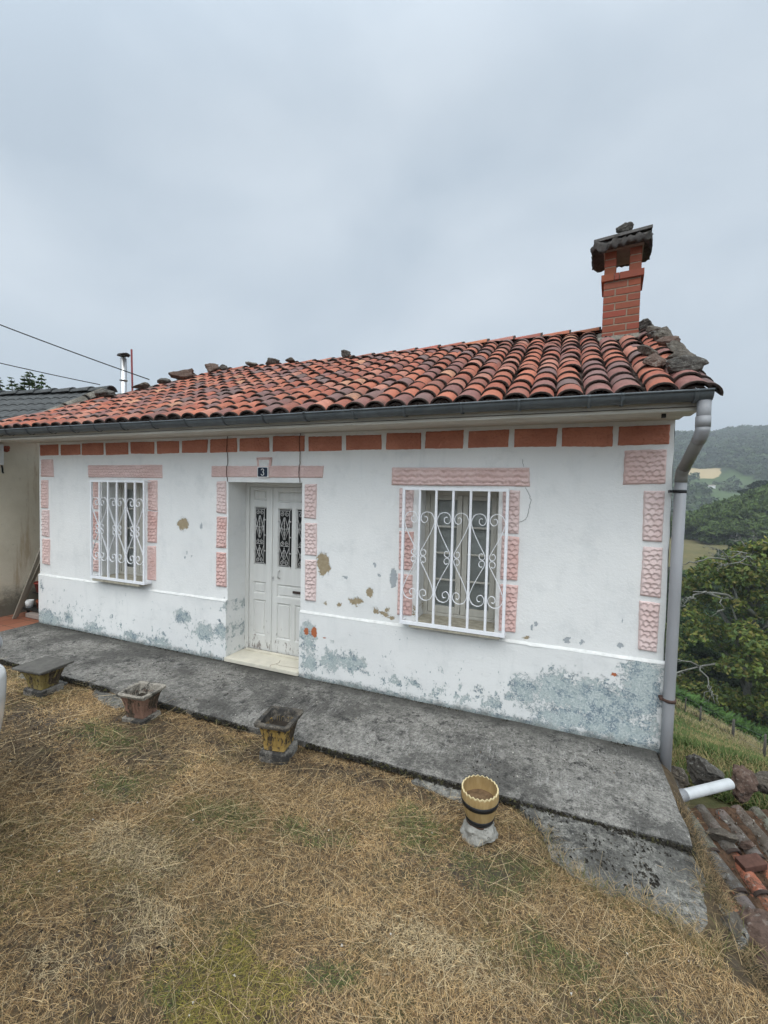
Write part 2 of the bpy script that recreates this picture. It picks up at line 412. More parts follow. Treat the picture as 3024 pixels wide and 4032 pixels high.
M['black'] = simple('black_paint', (0.012, 0.012, 0.013), 0.5, 0.2)
M['plateblue'] = simple('navy_enamel', (0.012, 0.022, 0.042), 0.25, 0.1)
M['white'] = simple('white_enamel', (0.78, 0.79, 0.78), 0.35, 0.04)
def glass(name):
    k = NT(name, 0.05)
    g = k.n('ShaderNodeBsdfGlossy'); g.inputs['Roughness'].default_value = 0.03; g.inputs[0].default_value = (0.9, 0.93, 0.95, 1)
    t = k.n('ShaderNodeBsdfTransparent'); t.inputs[0].default_value = (0.93, 0.95, 0.95, 1)
    fr = k.n('ShaderNodeFresnel'); fr.inputs[0].default_value = 1.5
    mx = k.n('ShaderNodeMixShader'); k.t.links.new(fr.outputs[0], mx.inputs[0]); k.t.links.new(t.outputs[0], mx.inputs[1]); k.t.links.new(g.outputs[0], mx.inputs[2])
    k.t.links.new(mx.outputs[0], k.t.nodes['Material Output'].inputs[0]); return k.m
M['glass'] = glass('window_glass')
M['darkglass'] = simple('dark_door_glass', (0.012, 0.013, 0.013), 0.3, 0.1)
# ------------------------------------------------------------------ the white house
HX0, HX1, HD = 0.0, 7.86, 4.1            # front wall from x=0 to 7.86, house depth
ZB, ZT = -0.06, 2.60
house = empty('white_cottage')
tag(house, 'white single storey cottage with pink stucco blocks, peeling paint and red tiled roof', 'house')

OPEN = [dict(x0=1.33, x1=2.11, z0=0.755, z1=2.03, d=0.30), dict(x0=3.478, x1=4.475, z0=-0.06, z1=2.05, d=0.36), dict(x0=5.785, x1=6.54, z0=0.735, z1=1.998, d=0.30)]

def wall_front():
    m = MB()
    xs = set(np.round(np.arange(0, 7.861, 0.131), 4).tolist()) | {7.86}
    zs = set(np.round(np.arange(ZB, 2.61, 0.133), 4).tolist()) | {2.60}
    for o in OPEN:
        xs |= {o['x0'], o['x1']}; zs |= {o['z0'], o['z1']}
    xs = sorted(xs); zs = sorted(zs)
    idx = {}
    def V(i, j):
        if (i, j) not in idx:
            x, z = xs[i], zs[j]
            w = 0.010 * (mnoise.noise(Vector((x * 1.3, z * 1.3, 3.1)))) + 0.005 * mnoise.noise(Vector((x * 4, z * 4, 9)))
            if i in (0, len(xs) - 1): w = 0
            dx = 0
            if i == len(xs) - 1: dx = -0.012 * abs(mnoise.noise(Vector((3, z * 3, 0)))) 
            idx[(i, j)] = len(m.v); m.v.append((x + dx, w, z)); m.c.append((1, 1, 1))
        return idx[(i, j)]
    for i in range(len(xs) - 1):
        for j in range(len(zs) - 1):
            cx, cz = (xs[i] + xs[i + 1]) / 2, (zs[j] + zs[j + 1]) / 2
            if any(o['x0'] < cx < o['x1'] and o['z0'] < cz < o['z1'] for o in OPEN): continue
            m.f.append((V(i, j), V(i + 1, j), V(i + 1, j + 1), V(i, j + 1))); m.m.append(0); m.sm.append(True)
    for o in OPEN:                                            # reveals
        x0, x1, z0, z1, d = o['x0'], o['x1'], o['z0'], o['z1'], o['d']
        e = 0.0
        zm = 0.655 if z0 < 0 else z0
        m.add([(x0, e, zm), (x0, d, zm), (x0, d, z1), (x0, e, z1)], [(0, 1, 2, 3)])
        m.add([(x1, e, zm), (x1, d, zm), (x1, d, z1), (x1, e, z1)], [(3, 2, 1, 0)])
        if zm > z0:
            m.add([(x0, e, z0), (x0, d, z0), (x0, d, zm), (x0, e, zm)], [(0, 1, 2, 3)], 1)
            m.add([(x1, e, z0), (x1, d, z0), (x1, d, zm), (x1, e, zm)], [(3, 2, 1, 0)], 1)
        m.add([(x0, e, z1), (x0, d, z1), (x1, d, z1), (x1, e, z1)], [(0, 1, 2, 3)])
        m.add([(x0, e, z0), (x0, d, z0), (x1, d, z0), (x1, e, z0)], [(3, 2, 1, 0)])
    # other three walls, carried down the slope behind
    zl = -3.2
    gz = 3.90
    m.add([(HX1, 0, zl), (HX1, HD, zl), (HX1, HD, 2.6), (HX1, 1.98, gz), (HX1, 0, 2.6)], [(0, 1, 2, 3, 4)])
    m.add([(0, 0, zl), (0, HD, zl), (0, HD, 2.6), (0, 0, 2.6)], [(3, 2, 1, 0)])
    m.add([(0, HD, zl), (HX1, HD, zl), (HX1, HD, 2.6), (0, HD, 2.6)], [(3, 2, 1, 0)])
    return m
wall = wall_front().build('wall', [M['plaster'], M['dado']], house)

# dado: 25 mm proud of the wall with a sloped whitewashed ledge
def zbase(x): return -0.055 + 0.012 * math.sin(x * 1.7)
m = MB()
for (a, b) in ((-0.004, 3.474), (4.479, 7.866)):
    n = max(2, int((b - a) / 0.09)); nz = 8
    def P_(u, v, a=a, b=b):
        x = a + (b - a) * u; z = -0.07 + (0.652 + 0.07) * v
        y = -0.025 + 0.006 * mnoise.noise(Vector((x * 1.9, z * 2.5, 7.7))) + 0.004 * mnoise.noise(Vector((x * 7, z * 7, 1.7)))
        if u in (0, 1): y = -0.022
        return (x, y, z)
    m.grid(P_, n, nz)
    for xx in (a, b):
        m.add([(xx, -0.022, -0.07), (xx, 0.004, -0.07), (xx, 0.004, 0.652), (xx, -0.022, 0.652)], [(0, 1, 2, 3) if xx == b else (3, 2, 1, 0)])
dado = m.build('dado', M['dado'], house)
m = MB()
for (a, b) in ((-0.006, 3.474), (4.479, 7.868)):
    n = int((b - a) / 0.05)
    def P_(u, v, a=a, b=b):
        x = a + (b - a) * u; w = 0.005 * mnoise.noise(Vector((x * 4, 0, 2))) + 0.004 * mnoise.noise(Vector((x * 19, 0, 5))) + 0.003 * mnoise.noise(Vector((x * 43, 0, 5)))
        prof = [(-0.020, 0.645), (-0.027, 0.649), (-0.027, 0.653), (-0.004, 0.672), (0.012, 0.674)][int(round(v * 4))]
        return (x, prof[0] + w * 0.6, prof[1] + w)
    m.grid(P_, n, 4)
ledge = m.build('dado_ledge', M['ledge'], house)

# stucco blocks: real relief, scalloped or stippled by hand
def block(name, x0, x1, z0, z1, mat, kind='scale', seed=0, y0=-0.002):
    m = MB(); rs = random.Random(seed)
    nu = max(6, int((x1 - x0) / 0.0062)); nv = max(6, int((z1 - z0) / 0.0062))
    j = lambda: rs.uniform(-0.006, 0.006)
    c00, c10, c01, c11 = (j(), j()), (j(), j()), (j(), j()), (j(), j())
    ph = rs.uniform(0, 1); sx = rs.uniform(0.044, 0.054); sz = rs.uniform(0.036, 0.044)
    def P_(u, v):
        x = x0 + (x1 - x0) * u; z = z0 + (z1 - z0) * v
        ox = (c00[0] * (1 - u) + c10[0] * u) * (1 - v) + (c01[0] * (1 - u) + c11[0] * u) * v
        oz = (c00[1] * (1 - u) + c10[1] * u) * (1 - v) + (c01[1] * (1 - u) + c11[1] * u) * v
        ed = min(u * (x1 - x0), (1 - u) * (x1 - x0), v * (z1 - z0), (1 - v) * (z1 - z0))
        n1 = mnoise.noise(Vector((x * 9, z * 9, seed)))
        wx = x + 0.012 * mnoise.noise(Vector((x * 11, z * 11, seed + 4))); wz = z + 0.012 * mnoise.noise(Vector((x * 11, z * 11, seed + 9)))
        h = 0.0
        if kind == 'scale':
            r = math.floor(wz / sz)
            for rr in (r - 1, r, r + 1):
                off = 0.5 * (rr % 2) + ph + 0.08 * math.sin(rr * 12.9 + seed)
                k = round(wx / sx - off)
                dx = (wx / sx - off - k); dz = (wz / sz - rr - 0.5) + 0.09 * math.sin(k * 7.7 + rr * 3.1 + seed)
                d = dx * dx * 3.6 + dz * dz * 1.55
                # every dab is scooped: deepest under a sharp arched top edge, running out at its foot
                if d < 1: h = min(h, -(0.5 + 0.62 * dz) ** 1.3 if dz > -.8 else 0)
            h = 0.014 + h * 0.020
        elif kind == 'stipple':
            k = mnoise.noise(Vector((wx * 42, wz * 60, seed)))
            h = 0.007 * k + 0.006 * mnoise.noise(Vector((wx * 90, wz * 90, seed)))
        else:                                                    # chevron strokes
            q = wz / 0.05 + 0.5 * abs(((wx / 0.09) % 1) - 0.5)
            h = 0.020 * abs((q % 1) - 0.5) * 2 + 0.009 * mnoise.noise(Vector((wx * 50, wz * 50, seed)))
        edge = min(1.0, ed / 0.013)
        y = y0 - (0.013 + 0.006 * n1 * 0.4) * math.sqrt(max(0, edge)) - h * min(1, ed / 0.02)
        wob = 0.005 * mnoise.noise(Vector((x * 24, z * 24, seed + 2))) * (1 if ed < 0.004 else 0)
        return (x + ox + wob, y if ed > 1e-6 else 0.004, z + oz + wob)
    m.grid(P_, nu, nv)
    return m.build(name, mat, house)

COURSE = [(0.035, 0.445), (0.494, 0.9), (0.94, 1.367), (1.411, 1.837), (1.879, 2.295), (2.345, 2.716), (2.759, 3.158), (3.204, 3.597), (3.637, 4.04), (4.09, 4.495), (4.543, 4.945), (4.99, 5.388), (5.433, 5.796), (5.839, 6.202), (6.247, 6.608), (6.648, 7.006), (7.041, 7.429), (7.471, 7.829)]
for i, (a, b) in enumerate(COURSE):
    block('frieze_block', a, b, 2.388 + RNG.uniform(-.004, .006), 2.548 + RNG.uniform(-.006, .006), M['course'], 'stipple', 100 + i)
SC = [  # left corner, left window jambs
    ('corner_block', 0.055, 0.331, 2.092, 2.344, 'pinkgrey', 'scale'), ('corner_block', 0.05, 0.207, 1.638, 2.043, 'pinkgrey', 'scale'), ('corner_block', 0.058, 0.222, 1.224, 1.608, 'pink', 'scale'), ('corner_block', 0.07, 0.23, 0.816, 1.191, 'pinkgrey', 'scale'),
    ('jamb_block', 1.165, 1.305, 1.66, 2.046, 'pinkgrey', 'scale'), ('jamb_block', 1.16, 1.303, 1.235, 1.63, 'rose', 'scale'), ('jamb_block', 1.15, 1.292, 0.805, 1.202, 'rose', 'scale'),
    ('jamb_block', 2.195, 2.352, 1.679, 2.056, 'pinkgrey', 'scale'), ('jamb_block', 2.193, 2.353, 1.262, 1.666, 'rose', 'scale'), ('jamb_block', 2.183, 2.336, 0.789, 1.228, 'rose', 'stipple'),
    ('lintel_block', 1.071, 2.437, 2.087, 2.259, 'pinkgrey', 'scale'),
    ('lintel_block', 3.226, 4.735, 2.100, 2.235, 'pinkgrey', 'stipple'),
    ('jamb_block', 3.307, 3.454, 1.681, 2.059, 'pink', 'scale'), ('jamb_block', 3.311, 3.462, 1.276, 1.645, 'rose', 'scale'), ('jamb_block', 3.309, 3.46, 0.817, 1.228, 'rose', 'scale'),
    ('jamb_block', 4.514, 4.66, 1.67, 2.04, 'pink', 'scale'), ('jamb_block', 4.521, 4.672, 1.275, 1.622, 'pink', 'scale'), ('jamb_block', 4.529, 4.676, 0.788, 1.232, 'pink', 'scale'),
    ('lintel_block', 5.506, 6.798, 2.044, 2.207, 'pinkgrey', 'chevron'),
    ('jamb_block', 5.589, 5.738, 1.626, 2.011, 'pink', 'scale'), ('jamb_block', 5.596, 5.746, 1.213, 1.595, 'rose', 'scale'), ('jamb_block', 5.597, 5.751, 0.765, 1.173, 'rose', 'scale'),
    ('jamb_block', 6.573, 6.724, 1.628, 2.012, 'pink', 'scale'), ('jamb_block', 6.575, 6.726, 1.207, 1.599, 'rose', 'scale'), ('jamb_block', 6.578, 6.73, 0.739, 1.167, 'rose', 'scale'),
    ('corner_block', 7.518, 7.811, 2.074, 2.351, 'pinkgrey', 'scale'), ('corner_block', 7.673, 7.81, 1.616, 2.025, 'pink', 'scale'), ('corner_block', 7.676, 7.819, 1.177, 1.573, 'pink', 'scale'), ('corner_block', 7.671, 7.815, 0.735, 1.133, 'pink', 'scale')]
for i, (n, a, b, c, d, mt, kd) in enumerate(SC):
    block(n, a, b, c, d, M[mt], kd, 200 + i)
# keystone surround above the number: pink frame round a blank white panel
m = MB()
for (a, b, c, d) in ((3.893, 3.918, 2.225, 2.325), (4.045, 4.073, 2.225, 2.325), (3.893, 4.073, 2.300, 2.327)):
    m.box(a, b, -0.017, 0.0, c, d)
m.v = [(x + (0.012 if z > 2.28 else 0) * (1 if x > 3.98 else -1) , y, z) for x, y, z in m.v]
key = m.build('keystone', M['rose'], house, 0.004)
MB().box(3.910, 4.053, -0.011, 0.0, 2.222, 2.302).build('keystone_panel', M['ledge'], key, 0.003)
# number plate
m = MB().box(3.905, 4.053, -0.030, -0.016, 2.103, 2.222, 0)
plate = m.build('number_plate', M['white'], house, 0.004)
m = MB()
pts = [(3.916, 2.119), (3.928, 2.112), (4.031, 2.112), (4.043, 2.119), (4.043, 2.206), (4.031, 2.213), (3.928, 2.213), (3.916, 2.206)]
m.add([(x, -0.0325, z) for x, z in pts] + [(x, -0.0295, z) for x, z in pts], [tuple(range(8))] + [(i, (i + 8), (i + 1) % 8 + 8, (i + 1) % 8) for i in range(8)])
MBo = m.build('plate_field', M['plateblue'], plate)
m = MB()
cx, cz = 3.979, 2.163
path = []
for t in np.linspace(165, -75, 14): path.append((cx + 0.0165 * math.cos(math.radians(t)), -0.0335, cz + 0.0185 + 0.0165 * math.sin(math.radians(t))))
for t in np.linspace(78, -165, 16): path.append((cx + 0.0185 * math.cos(math.radians(t)), -0.0335, cz - 0.0175 + 0.0185 * math.sin(math.radians(t))))
m.tube(path, 0.0042, 6)
m.build('digit', M['white'], plate)

# cracks beside the door head: thin dark rusty lines from the eave to the opening
M['crack'] = simple('rust_black_crack', (0.085, 0.045, 0.032), 0.95, 0.5, 30)
M['hair'] = simple('grey_crack', (0.22, 0.22, 0.21), 0.95, 0.3, 40)
for (x, seed) in ((3.468, 1), (4.448, 2)):
    n = 40; pts = []
    for i in range(n + 1):
        z = 2.60 - (2.60 - 2.055) * i / n
        dx = 0.006 * mnoise.noise(Vector((seed * 9, z * 9, 0))) + 0.003 * mnoise.noise(Vector((seed * 5, z * 40, 0)))
        yy = -0.0235 if 2.385 < z < 2.55 else (-0.0225 if 2.098 < z < 2.238 else -0.010)
        pts.append((x + dx, yy, z))
    MB().tube(pts, 0.0038, 5).build('rusty_crack', M['crack'], house)
for chain in ([(6.73, 2.282), (6.742, 2.235), (6.737, 2.215)], [(6.765, 2.035), (6.785, 2.0), (6.80, 1.965), (6.813, 1.926), (6.803, 1.87), (6.80, 1.82), (6.778, 1.76), (6.745, 1.735), (6.70, 1.728)]):
    pts = []
    for (a, b) in zip(chain, chain[1:]):
        for q in range(6):
            t = q / 6; pts.append((a[0] + (b[0] - a[0]) * t + random.uniform(-.005, .005), -0.0045, a[1] + (b[1] - a[1]) * t + random.uniform(-.003, .003)))
    MB().tube(pts, 0.0020, 5).build('hairline_crack', M['hair'], house)

# ---------------- door: a narrow leaf and a wide leaf with wrought grilles
m = MB()
DY = 0.30
m.box(3.478, 3.530, DY, DY + 0.08, 0.0, 2.05); m.box(4.423, 4.475, DY, DY + 0.08, 0.0, 2.05); m.box(3.530, 4.423, DY, DY + 0.08, 2.005, 2.05)
door = m.build('door', M['doorpaint'], house, 0.005)
tag(door, 'weathered white double door with dark glazed slots behind wrought grilles')
def leaf(x0, x1, glz, panels, y=DY + 0.02):
    """stiles and rails 45 mm thick round recessed fields; glz and panels are (x0,x1,z0,z1)"""
    m = MB()
    holes = glz + panels
    xs = sorted({x0, x1} | {h[0] for h in holes} | {h[1] for h in holes}); zs = sorted({0.015, 2.0} | {h[2] for h in holes} | {h[3] for h in holes})
    for i in range(len(xs) - 1):
        for j in range(len(zs) - 1):
            cx, cz = (xs[i] + xs[i + 1]) / 2, (zs[j] + zs[j + 1]) / 2
            if any(h[0] < cx < h[1] and h[2] < cz < h[3] for h in holes): continue
            m.add([(xs[i], y, zs[j]), (xs[i + 1], y, zs[j]), (xs[i + 1], y, zs[j + 1]), (xs[i], y, zs[j + 1])], [(0, 1, 2, 3)])
    for h in holes:                                             # sloped sides down to the field
        a, b, c, d = h; s = 0.014; dp = 0.016
        o = [(a, y, c), (b, y, c), (b, y, d), (a, y, d)]; q = [(a + s, y + dp, c + s), (b - s, y + dp, c + s), (b - s, y + dp, d - s), (a + s, y + dp, d - s)]
        m.add(o + q, [(0, 1, 5, 4), (1, 2, 6, 5), (2, 3, 7, 6), (3, 0, 4, 7)])
        if h in panels:
            r = 0.022; q2 = [(a + r, y + dp, c + r), (b - r, y + dp, c + r), (b - r, y + dp, d - r), (a + r, y + dp, d - r)]
            t = 0.03; q3 = [(a + t, y + 0.006, c + t), (b - t, y + 0.006, c + t), (b - t, y + 0.006, d - t), (a + t, y + 0.006, d - t)]
            m.add(q + q2 + q3, [(0, 1, 5, 4), (1, 2, 6, 5), (2, 3, 7, 6), (3, 0, 4, 7), (4, 5, 9, 8), (5, 6, 10, 9), (6, 7, 11, 10), (7, 4, 8, 11), (8, 9, 10, 11)])
        else:
            m.add(q, [(0, 1, 2, 3)], 1)
    for a, b in ((x0, x0), (x1, x1)):
        m.add([(a, y, 0.015), (a, y + 0.045, 0.015), (a, y + 0.045, 2.0), (a, y, 2.0)], [(0, 1, 2, 3)])
    m.add([(x0, y + 0.045, 0.015), (x1, y + 0.045, 0.015), (x1, y + 0.045, 2.0), (x0, y + 0.045, 2.0)], [(3, 2, 1, 0)])
    return m
G1 = (3.590, 3.775, 1.055, 1.765); G2 = (3.938, 4.138, 1.045, 1.755); G3 = (4.192, 4.392, 1.045, 1.755)
l1 = leaf(3.533, 3.851, [G1], [(3.585, 3.775, 1.84, 1.97), (3.59, 3.775, 0.705, 0.85), (3.59, 3.775, 0.19, 0.63)]).build('door_leaf', [M['doorpaint'], M['darkglass']], door)
l2 = leaf(3.856, 4.420, [G2, G3], [(3.935, 4.395, 1.82, 1.955), (3.935, 4.395, 0.69, 0.845), (3.937, 4.138, 0.18, 0.62), (4.192, 4.392, 0.18, 0.62)]).build('door_leaf', [M['doorpaint'], M['darkglass']], door)
m = MB().box(3.842, 3.868, DY + 0.008, DY + 0.021, 0.02, 2.0); m.build('cover_strip', M['doorpaint'], door, 0.004)
def spiral(cx, cz, r, a0, turns, y, sgn=1, n=18, r1=0.25):
    return [(cx + sgn * r * (1 - (1 - r1) * i / n) * math.cos(a0 + turns * 2 * PI * i / n), y, cz + r * (1 - (1 - r1) * i / n) * math.sin(a0 + turns * 2 * PI * i / n)) for i in range(n + 1)]
def door_grille(g, parent):
    a, b, c, d = g; y = DY + 0.014; m = MB(); w = b - a; h = d - c; r = 0.0042
    i0, i1, j0, j1 = a + 0.03, b - 0.03, c + 0.03, d - 0.03
    for p in (((i0, j0), (i0, j1)), ((i1, j0), (i1, j1)), ((i0, j0), (i1, j0)), ((i0, j1), (i1, j1))):
        m.tube([(p[0][0], y, p[0][1]), (p[1][0], y, p[1][1])], r, 5)
    for (x, z), (x2, z2) in (((a + .005, c + .005), (i0, j0)), ((b - .005, c + .005), (i1, j0)), ((a + .005, d - .005), (i0, j1)), ((b - .005, d - .005), (i1, j1))):
        m.tube([(x, y, z), (x2, y, z2)], r, 5)
    for f in (0.25, 0.52, 0.78):
        z = c + h * f
        for x, x2 in ((a + .004, i0), (i1, b - .004)): m.tube([(x, y, z), ((x + x2) / 2, y - .004, z), (x2, y, z)], [.003, .009, .003], 6)
    cx = (a + b) / 2; q = (i1 - i0) / 2
    Z = lambda f: j0 + (j1 - j0) * f
    for zc, up in ((Z(.94), 1), (Z(.40), -1), (Z(.055), -1)):
        for s in (-1, 1):
            m.tube(spiral(cx + s * q * .5, zc, q * .42, PI / 2 if up > 0 else PI / 2, 1.4, y, s), r * .85, 5)
    def line(*pp): m.tube([(cx + q * px, y, Z(pz)) for px, pz in pp], r * .85, 5)
    for s in (-1, 1):
        line((s * 0.98, .86), (s * .1, .55)); line((s * 0.1, .88), (s * .98, .58)); line((s * .98, .72), (s * .15, .47)); line((s * .98, .68), (s * .98, .44))
        line((s * .98, .33), (s * .1, .1)); line((s * .98, .08), (s * .15, .28))
    line((-1, .67), (1, .67)); line((-1, .355), (1, .355))
    m.tube([(cx, y - .004, Z(f)) for f in np.linspace(.47, .88, 16)], [r * (1.5 if i % 2 else .8) for i in range(16)], 6)
    m.tube([(cx, y - .004, Z(f)) for f in np.linspace(.10, .33, 10)], [r * (1.5 if i % 2 else .8) for i in range(10)], 6)
    return m.build('door_grille', M['doorgrille'], parent)
door_grille(G1, door); door_grille(G2, door); door_grille(G3, door)
m = MB(); m.tube([(3.975, DY + 0.022, 1.01), (3.978, DY - 0.02, 1.0), (3.98, DY - 0.028, 0.965), (3.978, DY - 0.02, 0.93), (3.972, DY + 0.022, 0.915)], 0.007, 8); m.build('handle', M['doorgrille'], door)
m = MB(); m.box(3.872, 3.898, DY + 0.012, DY + 0.021, 0.885, 0.94); m.build('keyhole_plate', M['doorgrille'], door, 0.006)
m = MB(); m.tube([(3.885, DY + 0.0135, 0.917), (3.885, DY + 0.0105, 0.917)], 0.006, 8); m.box(3.8825, 3.8875, DY + 0.0105, DY + 0.0125, 0.899, 0.915); m.build('keyhole', M['black'], door)
MB().box(4.165, 4.345, DY + 0.008, DY + 0.025, 0.755, 0.785).build('letter_slot', simple('dark_letter_slot', (0.05, 0.035, 0.03), 0.5), door, 0.004)
# marble threshold with a broken diagonal crack
m = MB(); m.box(3.470, 4.482, -0.045, 0.335, -0.045, 0.0)
th = m.build('threshold', M['marble'], house, 0.006)
m = MB(); m.tube([(4.11, 0.16, 0.0006), (4.14, 0.10, 0.0006), (4.13, 0.05, 0.0006), (4.10, 0.0, 0.0006), (4.12, -0.045, 0.0006)], 0.0028, 5); m.tube([(4.13, 0.05, .0006), (4.2, 0.03, .0006), (4.32, 0.04, .0006), (4.48, 0.06, .0006)], 0.0022, 5)
m.build('crack', M['joint'], th)
MB().box(3.53, 4.425, 0.262, 0.30, 0.0, 0.022).build('sill_bar', M['marble'], th, 0.004)

# ---------------- windows
def window(o, gl, gr, lab):
    x0, x1, z0, z1 = o['x0'], o['x1'], o['z0'], o['z1']; y = 0.24
    m = MB(); fw = 0.045
    m.box(x0, x0 + fw, y, y + 0.06, z0, z1); m.box(x1 - fw, x1, y, y + 0.06, z0, z1); m.box(x0 + fw, x1 - fw, y, y + 0.06, z1 - fw, z1); m.box(x0 + fw, x1 - fw, y, y + 0.06, z0, z0 + 0.03)
    w = m.build('window', M['windowpaint'], house, 0.004); tag(w, lab)
    mid = (x0 + x1) / 2; zb, zt = z0 + 0.032, z1 - fw - 0.002
    for (a, b) in ((x0 + fw + 0.002, mid - 0.003), (mid + 0.003, x1 - fw - 0.002)):
        m = MB(); s = 0.052; yy = y + 0.012
        ga, gb, gc, gd = a + s, b - s, zb + 0.07, zt - 0.045
        m.box(a, ga, yy, yy + 0.036, zb, zt); m.box(gb, b, yy, yy + 0.036, zb, zt); m.box(ga, gb, yy, yy + 0.036, zb, gc); m.box(ga, gb, yy, yy + 0.036, gd, zt)
        for k in (1, 2, 3):
            zc = gc + (gd - gc) * k / 4; m.box(ga, gb, yy + 0.004, yy + 0.03, zc - 0.010, zc + 0.010)
        sa = m.build('sash', M['windowpaint'], w, 0.004)
        MB().add([(ga, yy + 0.018, gc), (gb, yy + 0.018, gc), (gb, yy + 0.018, gd), (ga, yy + 0.018, gd)], [(0, 1, 2, 3)]).build('pane', M['glass'], sa)
    # inner shutters standing closed behind the glass
    m = MB(); ys = y + 0.09
    m.box(x0 - 0.05, x1 + 0.05, ys, ys + 0.03, z0 - 0.03, z1 + 0.03)
    for (a, b) in ((x0 + 0.10, mid - 0.04), (mid + 0.04, x1 - 0.10)):
        for (c, d) in ((z0 + 0.12, z0 + 0.48), (z0 + 0.56, z0 + 0.80), (z0 + 0.88, z1 - 0.1)):
            m.box(a, b, ys - 0.008, ys - 0.0005, c, c + 0.018); m.box(a, b, ys - 0.008, ys - 0.0005, d - 0.018, d); m.box(a, a + 0.018, ys - 0.008, ys - 0.0005, c + 0.018, d - 0.018); m.box(b - 0.018, b, ys - 0.008, ys - 0.0005, c + 0.018, d - 0.018)
    m.box(mid - 0.02, mid + 0.02, ys - 0.012, ys - 0.001, z0, z1)
    m.build('inner_shutter', M['shutter'], w)
    # stone sill reaching out under the grille
    m = MB(); m.box(x0 + 0.003, x1 - 0.003, -0.02, 0.238, z0 - 0.028, z0 + 0.004); m.box(x0 - 0.03, x1 + 0.06, -0.115, -0.02, z0 - 0.045, z0 - 0.008)
    m.build('sill', simple('mossy_stone_sill', (0.36, 0.33, 0.26), 0.9, 0.3, 18, 0.5, 60), w, 0.004)
    # white iron grille standing off the wall
    gx0, gx1, gz0, gz1 = gl; yg = -0.105
    m = MB(); t = 0.0125
    m.box(gx0, gx0 + 2 * t, yg - t, yg + t, gz0, gz1); m.box(gx1 - 2 * t, gx1, yg - t, yg + t, gz0, gz1)
    m.box(gx0 + 2 * t, gx1 - 2 * t, yg - t, yg + t, gz1 - 2 * t, gz1); m.box(gx0 + 2 * t, gx1 - 2 * t, yg - t, yg + t, gz0, gz0 + 2 * t)
    m.box(gx0 - 0.004, gx1 + 0.004, yg - t - 0.004, -0.0, gz0 - 0.006, gz0 - 0.0005)          # flat ledge bar
    for (gx, gz) in ((gx0 + t, gz1 - t), (gx1 - t, gz1 - t), (gx0 + t, gz0 + t), (gx1 - t, gz0 + t)):
        m.box(gx - 0.008, gx + 0.008, yg + t, 0.012, gz - 0.008, gz + 0.008)
    g = m.build('window_grille', M['ironwhite'], house, 0.002)
    tag(g, gr)
    step = (gx1 - gx0 - 2 * t) / 6
    for k in range(1, 6):
        xx = gx0 + t + step * k
        MB().box(xx - 0.0105, xx + 0.0105, yg - 0.0105, yg + 0.0105, gz0 + 2 * t, gz1 - 2 * t).build('bar', M['ironwhite'], g, 0.0015)
    zc = (gz0 + gz1) / 2 + 0.008
    key = [(44, 366), (60, 372), (76, 355), (70, 325), (42, 312), (16, 330), (9, 362), (28, 398), (70, 414), (120, 398), (148, 350), (146, 305), (118, 235), (76, 155), (30, 75), (14, 44), (14, 18), (32, 4), (56, 10), (68, 32), (60, 54), (42, 60), (34, 50)]
    sx = step / 160.0; sz = 0.415 / 414.0
    def cr(pts, n=5):
        out = []
        for i in range(len(pts) - 1):
            p0, p1, p2, p3 = pts[max(i - 1, 0)], pts[i], pts[i + 1], pts[min(i + 2, len(pts) - 1)]
            for q in range(n):
                u = q / n
                out.append(tuple(0.5 * ((2 * p1[c]) + (-p0[c] + p2[c]) * u + (2 * p0[c] - 5 * p1[c] + 4 * p2[c] - p3[c]) * u * u + (-p0[c] + 3 * p1[c] - 3 * p2[c] + p3[c]) * u ** 3) for c in (0, 1)))
        out.append(pts[-1]); return out
    K = cr(key, 4)
    for k in (1, 3, 5):
        xx = gx0 + t + step * k
        for s in (-1, 1):
            for v in (-1, 1):
                mm = MB(); pts = [(xx + s * (0.009 + px * sx * 0.93), zc + v * pz * sz) for px, pz in K]
                # flat strip 12 mm deep, 4 mm thick
                for yy, flip in ((yg - 0.008, 0), (yg + 0.008, 1)): pass
                n = len(pts); vs = []
                for i, (px, pz) in enumerate(pts):
                    a, b = pts[max(i - 1, 0)], pts[min(i + 1, n - 1)]; tx, tz = b[0] - a[0], b[1] - a[1]; L = math.hypot(tx, tz) or 1; nx, nz = -tz / L * 0.0026, tx / L * 0.0026
                    vs += [(px + nx, yg - 0.007, pz + nz), (px - nx, yg - 0.007, pz - nz), (px - nx, yg + 0.007, pz - nz), (px + nx, yg + 0.007, pz + nz)]
                fs = [(4 * i + q, 4 * i + (q + 1) % 4, 4 * i + 4 + (q + 1) % 4, 4 * i + 4 + q) for i in range(n - 1) for q in range(4)] + [(3, 2, 1, 0), (4 * n - 4, 4 * n - 3, 4 * n - 2, 4 * n - 1)]
                mm.add(vs, fs); mm.build('scroll', M['ironwhite'], g)
window(OPEN[0], (1.262, 2.262, 0.752, 2.048), 'white iron grille with scrolls over the narrow far window', 'smaller looking window left of the door')
window(OPEN[2], (5.662, 6.640, 0.722, 2.018), 'white iron grille with scrolls over the window right of the door', 'wide looking window right of the door')
# ------------------------------------------------------------------ eaves, gutter, roof
YE, ZE, KS = -0.53, 2.655, 0.512        # eave line of the channel bed and the slope
YR = 1.98; ZR = ZE + KS * (YR - YE)
XV = 7.955                                # right verge
TH = math.atan(KS); CT, ST = math.cos(TH), math.sin(TH)
def hipx(y): return -0.42 + (y - YE) * (1.80 / (YR - YE))
def bedz(y): return ZE + KS * (y - YE)

